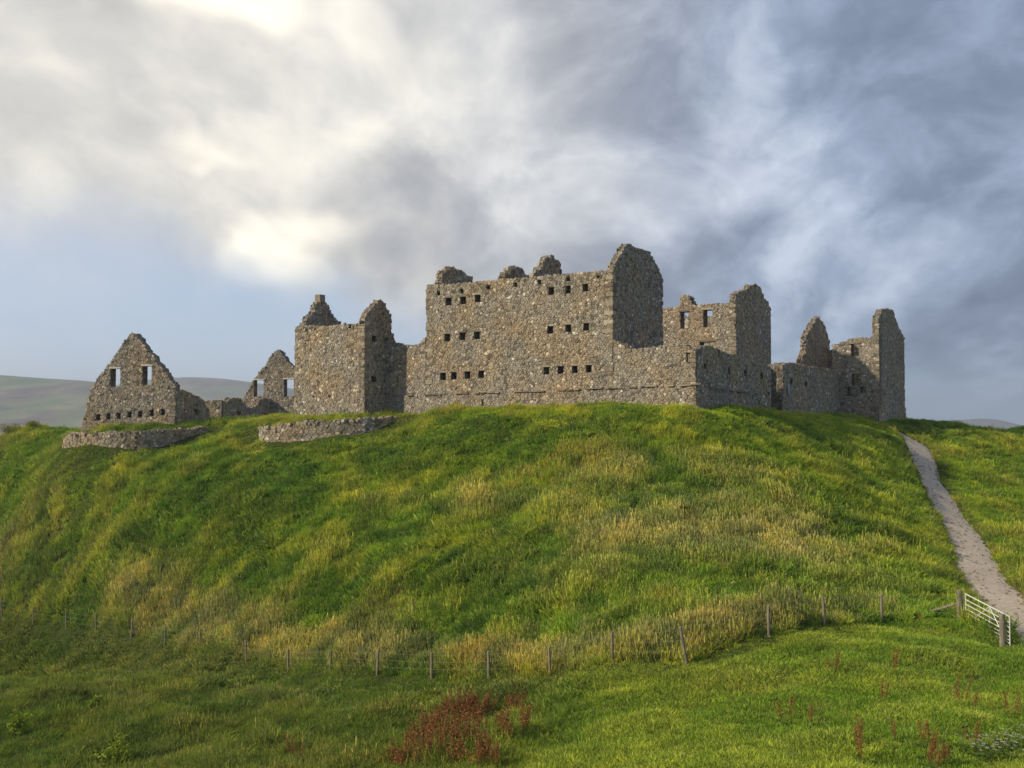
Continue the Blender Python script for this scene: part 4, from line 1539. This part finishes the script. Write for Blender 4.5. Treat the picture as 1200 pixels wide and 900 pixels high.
    bl |= (rs.rand(n) < .55) & (above > -5) & (above < -.2) & (meadow > .5) & (n2 > .42)
    idx = np.where(bl, 7, idx)
    sc = (0.55 + 0.9 * n2 + .35 * rs.rand(n)) * (0.75 + .25 * slope)
    sc = np.where(pasture > .5, .7 + 1.1 * n2 ** 2 + .3 * rs.rand(n), sc)
    sc = np.where(meadow > .5, sc * 1.0, sc)
    hump = 0.9 * (0.45 + .95 * tr2) * (1.15 - .75 * np.clip(td, 0, 1)) + (0.30 + .5 * ur2) * (1 - .9 * np.clip(ud, 0, 1))
    sc *= np.where(pasture > .5, .55 + .45 * hump, np.clip(.25 + .75 * hump, .3, 1.9))
    sc *= .45 + .55 * smooth(-.1, 1.2, g)
    sc *= 1 - .5 * np.exp(-((above + .5) / .8) ** 2) * (x < 14)
    near_wall = (t[ok] > -1.6) & (s[ok] > -2) & (s[ok] < 30) & (t[ok] < 0.5) if False else None
    for bx, by in BANKS:
        bd = np.full(n, 99.0)
        for a, b in zip(bx, by):
            bd = np.minimum(bd, np.hypot(x - a, y - b))
        sc *= .35 + .65 * smooth(.8, 3.2, bd)
    brow = smooth(-3.0, 0.2, z)                          # shorter turf on top of the mound
    sc *= 1 - .45 * brow * (y > 60)
    verts = np.stack((x, y, z - .02), 1)
    me = bpy.data.meshes.new('grass')
    me.vertices.add(n)
    me.vertices.foreach_set('co', verts.ravel())
    a = me.attributes.new('scl', 'FLOAT', 'POINT'); a.data.foreach_set('value', sc.astype(np.float32))
    a = me.attributes.new('idx', 'INT', 'POINT'); a.data.foreach_set('value', idx.astype(np.int32))
    rot = np.stack((rs.normal(0, .12, n), rs.normal(.10, .12, n), rs.rand(n) * 6.283), 1).astype(np.float32)
    a = me.attributes.new('rot', 'FLOAT_VECTOR', 'POINT'); a.data.foreach_set('vector', rot.ravel())
    a = me.attributes.new('gcol', 'FLOAT_COLOR', 'POINT')
    a.data.foreach_set('color', np.concatenate((colr, np.ones((n, 1))), 1).astype(np.float32).ravel())
    me.materials.append(M_GRASS)
    o = bpy.data.objects.new('grass', me)
    col.objects.link(o)
    tag(o, 'rough green and straw coloured grass covering the mound and the fields', 'grass', kind='stuff')
    ng = bpy.data.node_groups.new('scatter_tufts', 'GeometryNodeTree')
    ng.interface.new_socket('Geometry', in_out='INPUT', socket_type='NodeSocketGeometry')
    ng.interface.new_socket('Geometry', in_out='OUTPUT', socket_type='NodeSocketGeometry')
    nn = ng.nodes.new
    gi, go = nn('NodeGroupInput'), nn('NodeGroupOutput')
    ci = nn('GeometryNodeCollectionInfo')
    ci.inputs['Collection'].default_value = tc_
    ci.inputs['Separate Children'].default_value = True
    ci.inputs['Reset Children'].default_value = True
    ip = nn('GeometryNodeInstanceOnPoints')
    ip.inputs['Pick Instance'].default_value = True

    def attr(nm, typ):
        q = nn('GeometryNodeInputNamedAttribute'); q.data_type = typ; q.inputs['Name'].default_value = nm
        return q.outputs['Attribute']
    lk = ng.links.new
    lk(gi.outputs[0], ip.inputs['Points'])
    lk(ci.outputs[0], ip.inputs['Instance'])
    lk(attr('idx', 'INT'), ip.inputs['Instance Index'])
    e2r = nn('FunctionNodeEulerToRotation')
    lk(attr('rot', 'FLOAT_VECTOR'), e2r.inputs[0])
    lk(e2r.outputs[0], ip.inputs['Rotation'])
    lk(attr('scl', 'FLOAT'), ip.inputs['Scale'])
    lk(ip.outputs[0], go.inputs[0])
    md = o.modifiers.new('scatter', 'NODES')
    md.node_group = ng
    print('tufts', n)


build_grass()


def leaf_cloud(rng, n, centre_fn, size, val=lambda: None):
    vs, fs, bv = [], [], []
    for k in range(n):
        c = Vector(centre_fn())
        u = Vector((rng.gauss(0, 1), rng.gauss(0, 1), rng.gauss(0, .7))).normalized()
        w = u.orthogonal().normalized()
        w.rotate(Matrix.Rotation(rng.uniform(0, 6.28), 3, u))
        s = size * rng.uniform(.6, 1.3)
        o = len(vs)
        vs += [c - u * s, c + w * s * .45, c + u * s, c - w * s * .45]
        fs.append((o, o + 1, o + 2, o + 3))
        bv.append(rng.random())
    return vs, fs, bv


M_RUST = mat_leaf('dock_seed', False, (0.165, 0.070, 0.026), (0.36, 0.17, 0.064), .15)
M_STEM = mat_leaf('dock_stem', False, (0.10, 0.04, 0.02), (0.15, 0.06, 0.03), .0)
M_DLEAF = mat_leaf('dock_leaf', False, (0.045, 0.09, 0.018), (0.10, 0.17, 0.03), .25)
M_SAP = mat_leaf('sapling_leaf', False, (0.15, 0.21, 0.018), (0.30, 0.38, 0.045), .35)
M_SHRUB = mat_leaf('shrub_leaf', False, (0.16, 0.17, 0.03), (0.34, 0.33, 0.09), .3)
M_TWIG = mat_leaf('twig_bark', False, (0.07, 0.05, 0.03), (0.11, 0.085, 0.05), .0)
M_WHITE = mat_leaf('white_umbel', False, (0.36, 0.36, 0.28), (0.55, 0.55, 0.46), .2)
M_YSTEM = mat_leaf('flower_stem', False, (0.06, 0.10, 0.02), (0.12, 0.17, 0.04), .2)


def dock_proto(seed, lo=4, hi=6):
    r = random.Random(seed)
    stems, sv, sf, sb = ([], []), [], [], []
    for k in range(r.randint(lo, hi)):
        a = r.uniform(0, 6.28); l = r.uniform(.05, .36)
        h = r.uniform(.7, 1.3)
        tip = Vector((math.cos(a) * l, math.sin(a) * l, h))
        b0 = Vector((math.cos(a) * .05, math.sin(a) * .05, 0))
        v, f = tube([b0, (b0 + tip) / 2 + Vector((r.uniform(-.03, .03), 0, 0)), tip], [.010, .008, .004], 4)
        o = len(stems[0]); stems[0].extend(v); stems[1].extend(tuple(i + o for i in ff) for ff in f)

        def cen():
            u = r.uniform(.38, 1.0)
            w = .085 * (1.08 - u) + .02
            p = b0 + (tip - b0) * u
            return p + Vector((r.gauss(0, w), r.gauss(0, w), r.gauss(0, .02)))
        v, f, b = leaf_cloud(r, 150, cen, .030)
        o = len(sv); sv.extend(v); sf.extend(tuple(i + o for i in ff) for ff in f); sb.extend(b)
    lv, lf, lb = [], [], []
    for k in range(9):
        a = r.uniform(0, 6.28); L = r.uniform(.22, .4)
        d = Vector((math.cos(a), math.sin(a), 0)); n = Vector((-d.y, d.x, 0))
        o = len(lv)
        for u, w in ((0, .01), (.3, .05), (.7, .055), (1, .005)):
            c = d * L * u + Vector((0, 0, .05 + L * .8 * u * (1 - .55 * u)))
            lv += [c - n * w, c + n * w]
        for i in range(3):
            lf.append((o + 2 * i, o + 2 * i + 1, o + 2 * i + 3, o + 2 * i + 2)); lb.append(r.random())
    out = []
    for nm, v, f, b, m in (('stem', stems[0], stems[1], None, M_STEM), ('seed_head', sv, sf, sb, M_RUST), ('leaves', lv, lf, lb, M_DLEAF)):
        me = bpy.data.meshes.new(nm)
        me.from_pydata([tuple(q) for q in v], [], f)
        at = me.attributes.new('bv', 'FLOAT', 'FACE')
        at.data.foreach_set('value', np.array(b if b else [.5] * len(f), np.float32))
        me.materials.append(m); me.update()
        out.append((nm, me))
    return out


def place(kind, protos, spots, label, cat, group, rng, smin=.85, smax=1.15):
    for k, (px, py, *rest) in enumerate(spots):
        g = ground_at(px, py)
        e = bpy.data.objects.new(kind, None)
        e.empty_display_size = .2
        e.location = (g[0], g[1], g[2] - .02)
        e.rotation_euler = (0, 0, rng.uniform(0, 6.28))
        s = rng.uniform(smin, smax) * (rest[0] if rest else 1)
        e.scale = (s, s, s)
        col.objects.link(e)
        tag(e, label if isinstance(label, str) else label[k], cat, group)
        for nm, me in protos[k % len(protos)]:
            o = bpy.data.objects.new(nm, me)
            o.parent = e
            col.objects.link(o)


def build_docks():
    rng = random.Random(21)
    protos = [dock_proto(s) for s in (1, 2, 3, 4)]
    spots = [(527, 846), (534, 852), (543, 848), (550, 842), (553, 856), (521, 862), (514, 868), (507, 872), (503, 880), (512, 884), (523, 878), (530, 874),
             (541, 868), (537, 884), (517, 896), (504, 898), (481, 884), (478, 892), (487, 880), (497, 886), (464, 904), (470, 908), (476, 902), (560, 866), (574, 838),
             (600, 838), (607, 844), (586, 868), (590, 874), (612, 866), (566, 900), (540, 902), (558, 908), (571, 898), (580, 906), (566, 848), (498, 906), (525, 904), (486, 906)]
    spots = spots + [(c + rng.uniform(-9, 9), f + rng.uniform(-7, 7)) for c, f in spots[:14]]
    place('dock_plant', protos, spots, 'rust red dock plant in the dense patch at the bottom centre of the meadow', 'dock plant', 'docks in the rust red patch', rng, .8, 1.15)
    lone = [(977, 792), (1046, 793), (1035, 825), (920, 852), (950, 850), (1051, 872), (1010, 872), (1082, 880), (1092, 874), (1087, 900), (1105, 902), (1110, 896), (1098, 906), (1141, 833), (1128, 832), (1186, 845), (1140, 880), (1012, 898), (342, 890), (352, 896)]
    place('dock_plant', [dock_proto(s, 2, 3) for s in (11, 12, 13, 14)], lone, 'lone brown dock stalk standing in the open grass away from the rust red patch', 'dock plant', 'scattered docks', rng, .5, .85)


def yarrow_proto(seed):
    r = random.Random(seed)
    v, f = [], []
    hv, hf, hb = [], [], []
    for k in range(5):
        a = r.uniform(0, 6.28); l = r.uniform(.05, .25); h = r.uniform(.35, .55)
        tip = Vector((math.cos(a) * l, math.sin(a) * l, h))
        tv, tf = tube([Vector((0, 0, 0)), tip * .5 + Vector((0, 0, .04)), tip], [.006, .005, .004], 4)
        o = len(v); v.extend(tv); f.extend(tuple(i + o for i in q) for q in tf)
        for m in range(16):
            b = r.uniform(0, 6.28); q = .045 * math.sqrt(r.random())
            c = tip + Vector((math.cos(b) * q, math.sin(b) * q, r.uniform(-.005, .01)))
            o = len(hv); s = .009
            hv += [c + Vector((-s, -s, 0)), c + Vector((s, -s, .004)), c + Vector((s, s, 0)), c + Vector((-s, s, .004))]
            hf.append((o, o + 1, o + 2, o + 3)); hb.append(r.random())
    lv, lf, lb = leaf_cloud(r, 40, lambda: (r.gauss(0, .08), r.gauss(0, .08), r.uniform(.03, .3)), .05)
    out = []
    for nm, a, b, c, m in (('stem', v, f, None, M_YSTEM), ('flower_head', hv, hf, hb, M_WHITE), ('leaves', lv, lf, lb, M_DLEAF)):
        me = bpy.data.meshes.new(nm)
        me.from_pydata([tuple(q) for q in a], [], b)
        at = me.attributes.new('bv', 'FLOAT', 'FACE')
        at.data.foreach_set('value', np.array(c if c else [.5] * len(b), np.float32))
        me.materials.append(m); me.update()
        out.append((nm, me))
    return out


def build_flowers():
    rng = random.Random(31)
    protos = [yarrow_proto(s) for s in (5, 6, 7)]
    spots = [(1131, 884), (1148, 888), (1152, 882), (1160, 888), (1168, 880), (1176, 886), (1183, 878), (1188, 890), (1195, 884), (1172, 893), (1163, 897), (1181, 898), (1192, 897), (1151, 896), (1199, 876), (1142, 890), (1187, 882), (1156, 900)]
    place('yarrow_plant', protos, spots, 'white flowering yarrow plant in the clump at the bottom right corner', 'wildflower', 'white wildflowers in the corner', rng)


def sapling(label, px, py, h, w, mat, seed, name='sapling', n=420, cat='sapling', leaf=.085, D=None):
    r = random.Random(seed)
    g = ground_at(px, py) if D is None else np.array((*P(px, py, D)[:2], float(H(*P(px, py, D)[:2]))))
    root = thing(name, label, cat, g)
    base = Vector(g)
    tips = []
    for k in range(6):
        a = r.uniform(0, 6.28); l = r.uniform(.1, .9) * w
        tip = base + Vector((math.cos(a) * l, math.sin(a) * l, h * r.uniform(.6, 1.0)))
        tips.append(tip)
        add_tube('branch', root, [base - Vector((0, 0, .1)), (base + tip) / 2 + Vector((0, 0, h * .08)), tip], [.016, .011, .004], M_TWIG, 5)

    def cen():
        t = r.choice(tips)
        u = r.uniform(.25, 1.05)
        return base + (t - base) * u + Vector((r.gauss(0, w * .25), r.gauss(0, w * .25), r.gauss(0, h * .06)))
    v, f, b = leaf_cloud(r, n, cen, leaf)
    o = new_mesh('foliage', v, f, mat, None, False, {'bv': b})
    part_of(o, root)


build_docks()
build_flowers()
sapling('small bright yellow green sapling alone in the dark meadow', 111, 838, .75, .28, M_SAP, 1)
sapling('bushy dark and yellow leaved sapling at the left edge of the meadow', 20, 868, 1.25, .45, M_SAP, 2, n=520)
sapling('tall loose light green sapling at the bottom left edge of the photo', 131, 905, 1.3, .6, M_SAP, 3, n=620)
sapling('pale yellow gorse bush beside the left end of the stable bank', 88, 514, .9, .8, M_SHRUB, 4, 'gorse_bush', 900, 'bush', .06, 89)
sapling('pale green bush on the skyline at the far left edge', 12, 511, 1.0, 1.2, M_SHRUB, 5, 'gorse_bush', 900, 'bush', .07, 97)
sapling('low pale bush on the left skyline, second from the edge', 40, 511, .8, 1.0, M_SHRUB, 6, 'gorse_bush', 900, 'bush', .07, 97)


def build_wood():
    """dark plantation along the foot of the far hill"""
    r = random.Random(9)
    vs, fs = [], []
    for k in range(900):
        px = r.uniform(-260, 330)
        D = r.uniform(1450, 1640) + 60 * math.sin(px * .02)
        c = P(px, 500, D)
        h = r.uniform(5, 10); w = r.uniform(3, 6)
        o = len(vs)
        n = 6
        zb = -26
        for lev, ww in ((0, .6), (.35, 1.0), (.75, .65)):
            for i in range(n):
                a = 6.283 * i / n
                q = w * ww * r.uniform(.7, 1.2)
                vs.append((c[0] + math.cos(a) * q, c[1] + math.sin(a) * q, zb + h * lev))
        vs.append((c[0], c[1], zb + h))
        for lv in range(2):
            for i in range(n):
                j = (i + 1) % n
                fs.append((o + lv * n + i, o + lv * n + j, o + (lv + 1) * n + j, o + (lv + 1) * n + i))
        for i in range(n):
            fs.append((o + 2 * n + i, o + 2 * n + (i + 1) % n, o + 3 * n))
    m = mat_simple('plantation', (0.020, 0.035, 0.015), (0.04, 0.06, 0.022), .05, 1.0, 0.0)
    o = new_mesh('far_wood', vs, fs, m)
    tag(o, 'dark plantation of trees along the foot of the far hill', 'wood', kind='stuff')


build_wood()


def build_haze():
    b = 8200.0
    x0, x1, y0, y1, z0, z1 = -b, b, -b, b, -60, 150
    vs = [(x, y, z) for x in (x0, x1) for y in (y0, y1) for z in (z0, z1)]
    fs = [(0, 1, 3, 2), (4, 6, 7, 5), (0, 4, 5, 1), (2, 3, 7, 6), (0, 2, 6, 4), (1, 5, 7, 3)]
    m = bpy.data.materials.new('thin_haze')
    m.use_nodes = True
    nt = m.node_tree
    nt.nodes.remove(nt.nodes['Principled BSDF'])
    v = nt.nodes.new('ShaderNodeVolumePrincipled')
    v.inputs['Color'].default_value = (0.66, 0.80, 1.0, 1)
    v.inputs['Density'].default_value = HAZE
    v.inputs['Anisotropy'].default_value = 0.2
    nt.links.new(v.outputs[0], nt.nodes['Material Output'].inputs['Volume'])
    o = new_mesh('haze', vs, fs, m)
    tag(o, 'thin bluish air over the valley and the far hills', 'haze', kind='stuff')


HAZE = 2.4e-4
if HAZE:
    build_haze()
